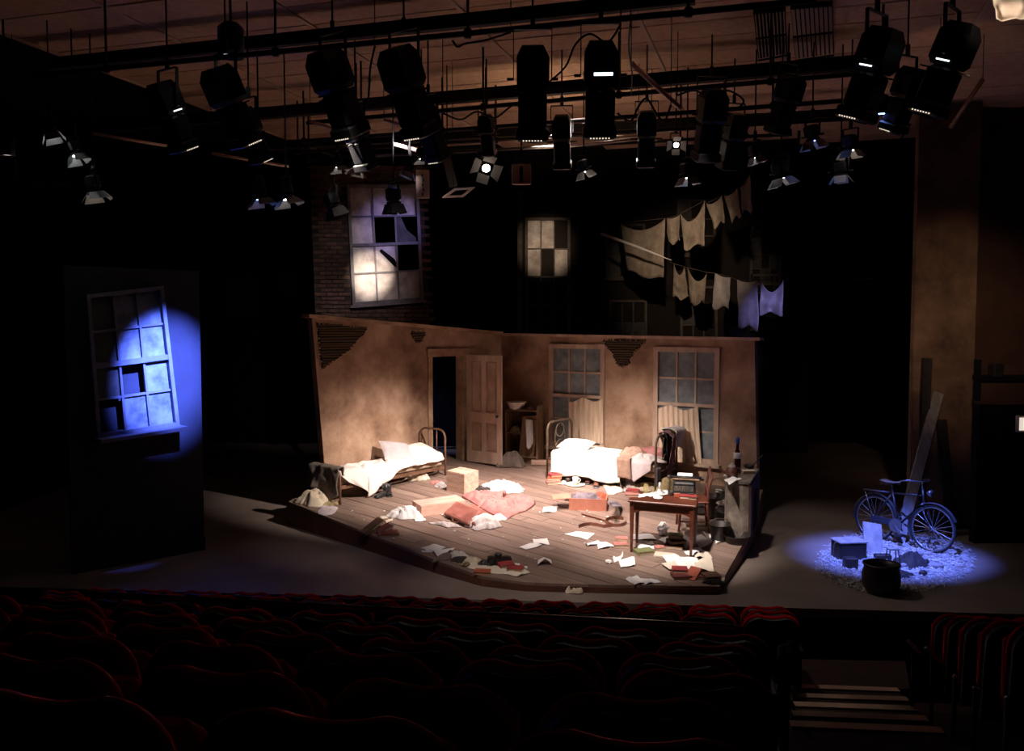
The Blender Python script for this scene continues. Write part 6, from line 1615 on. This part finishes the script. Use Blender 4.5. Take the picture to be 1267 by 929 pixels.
# aisle stairs
def AL(D): return V((1.82 + .338 * (D - 5.85), D, 0))
stairs = thing('aisle_stairs', 'dark carpeted aisle stairs with five pale nosings going down to the stage', 'stairs', V((2.6, 7.2, -.6)))
sr = math.radians(7)
sd_ = V((math.cos(sr), -math.sin(sr), 0)); sf = V((math.sin(sr), math.cos(sr), 0))
for i, (px0, px1, py0, py1) in enumerate(((976, 1163, 891.5, 899.5), (979, 1144, 879, 885.5), (981, 1132, 868, 873.5), (983, 1121, 857.5, 862), (985, 1110, 846.5, 851))):
    D = 5.85 + .70 * i; z = .66 - .2225 * i
    a = plane(px0, py0, (0, 0, z), (0, 0, 1)); b = plane(px1, py1, (0, 0, z), (0, 0, 1))
    fwd = V((-(b - a).y, (b - a).x, 0)).normalized()
    obj('step', MB().prism([q + V((0, 0, -.9)) for q in (a - fwd * .78, b - fwd * .78, b, a)], (0, 0, .9 - .012)), M_['carpet'], stairs)
    obj('nosing', MB().prism([q + V((0, 0, -.012)) for q in (a - fwd * .09, b - fwd * .09, b, a)], (0, 0, .016)), M_['nosing'], stairs)
lz = -.45
struct('floor_landing', MB().prism([V((-6, 8.2, lz - .6)), V((7, 8.0, lz - .6)), V((7, 10.3, lz - .6)), V((-6, 10.8, lz - .6))], (0, 0, .02)), M_['carpet'])
q = [plane(x, y, (0, 0, lz), (0, 0, 1)) for x, y in ((983, 850), (1126, 852), (1120, 818), (984, 815))]
struct('floor_foot', MB().prism([p - V((0, 0, .1)) for p in q], (0, 0, .1)), M_['carpet'])
# seats beyond the aisle, nearly dark, with painted arm highlights
RY, RD, RF = RY0, RD0, RF0
for j, (D, z) in enumerate(((4.6, 1.72), (5.3, 1.5), (6.0, 1.28), (6.7, 1.06), (7.4, .84))):
    x0 = AL(D).x + 1.22
    for i in range(2):
        c = V((x0 + (i + .5) * SP, D - .1 * i, z - .95))
        seat_at(c, math.radians(-14), 'dark theatre seat across the aisle, %s row down, %s from the stairs' % (ordn[j], ordn[i]), 'theatre seats across the aisle')
    struct('floor_tier', MB().box((x0 + .7, D + .05, (z - .95 - 1.5) / 2), (1.5, .72, z - .95 + 1.5)), M_['carpet'])
for nm, x, y, D, w_, h_ in (('tall pale row-end plate by the stairs, hindmost', 966, 806, 6.1, .035, .09), ('pale row-end plate by the stairs, foremost', 977, 800, 6.6, .03, .10), ('small pale row-end plate between the other two', 972, 803, 6.35, .02, .05)):
    o = tag(obj('row_end_plate', MB().rbox(tuple(at(x, y, D)), (w_, .012, h_), .004), M_['enamel']), nm, 'plate'); recentre(o)
    e = at(x, y, D); obj('post', MB().bar(V((e.x, e.y + .015, e.z + .03)), V((e.x, e.y + .015, -1.2)), .03, .012), M_['shell'], o)

for nm, a, b, D in (('slanting painted arm highlight across the aisle stairs, foremost', (1123, 792), (1139, 808), 7.0), ('slanting painted arm highlight across the aisle stairs, second down', (1145, 801), (1165, 820), 6.4),
                    ('small painted arm highlight across the aisle stairs, third down', (1180, 836), (1186, 839), 5.7), ('small painted arm highlight across the aisle stairs, fourth down', (1204, 851), (1212, 854), 5.1), ('small painted arm highlight across the aisle stairs, nearest', (1244, 863), (1252, 868), 4.5)):
    P, Q = at(*a, D), at(*b, D)
    o = tag(obj('arm_highlight', MB().tube([P, lerp(P, Q, .5), Q], [.012, .016, .012], 8), M_['enamel'], smooth=True), nm, 'arm highlight'); recentre(o)  # highlights on the armrests, painted as white solids
    c = lerp(P, Q, .5); obj('post', MB().bar(c + V((0, .012, 0)), V((c.x, c.y + .012, -1.2)), .025, .02), M_['shell'], o)
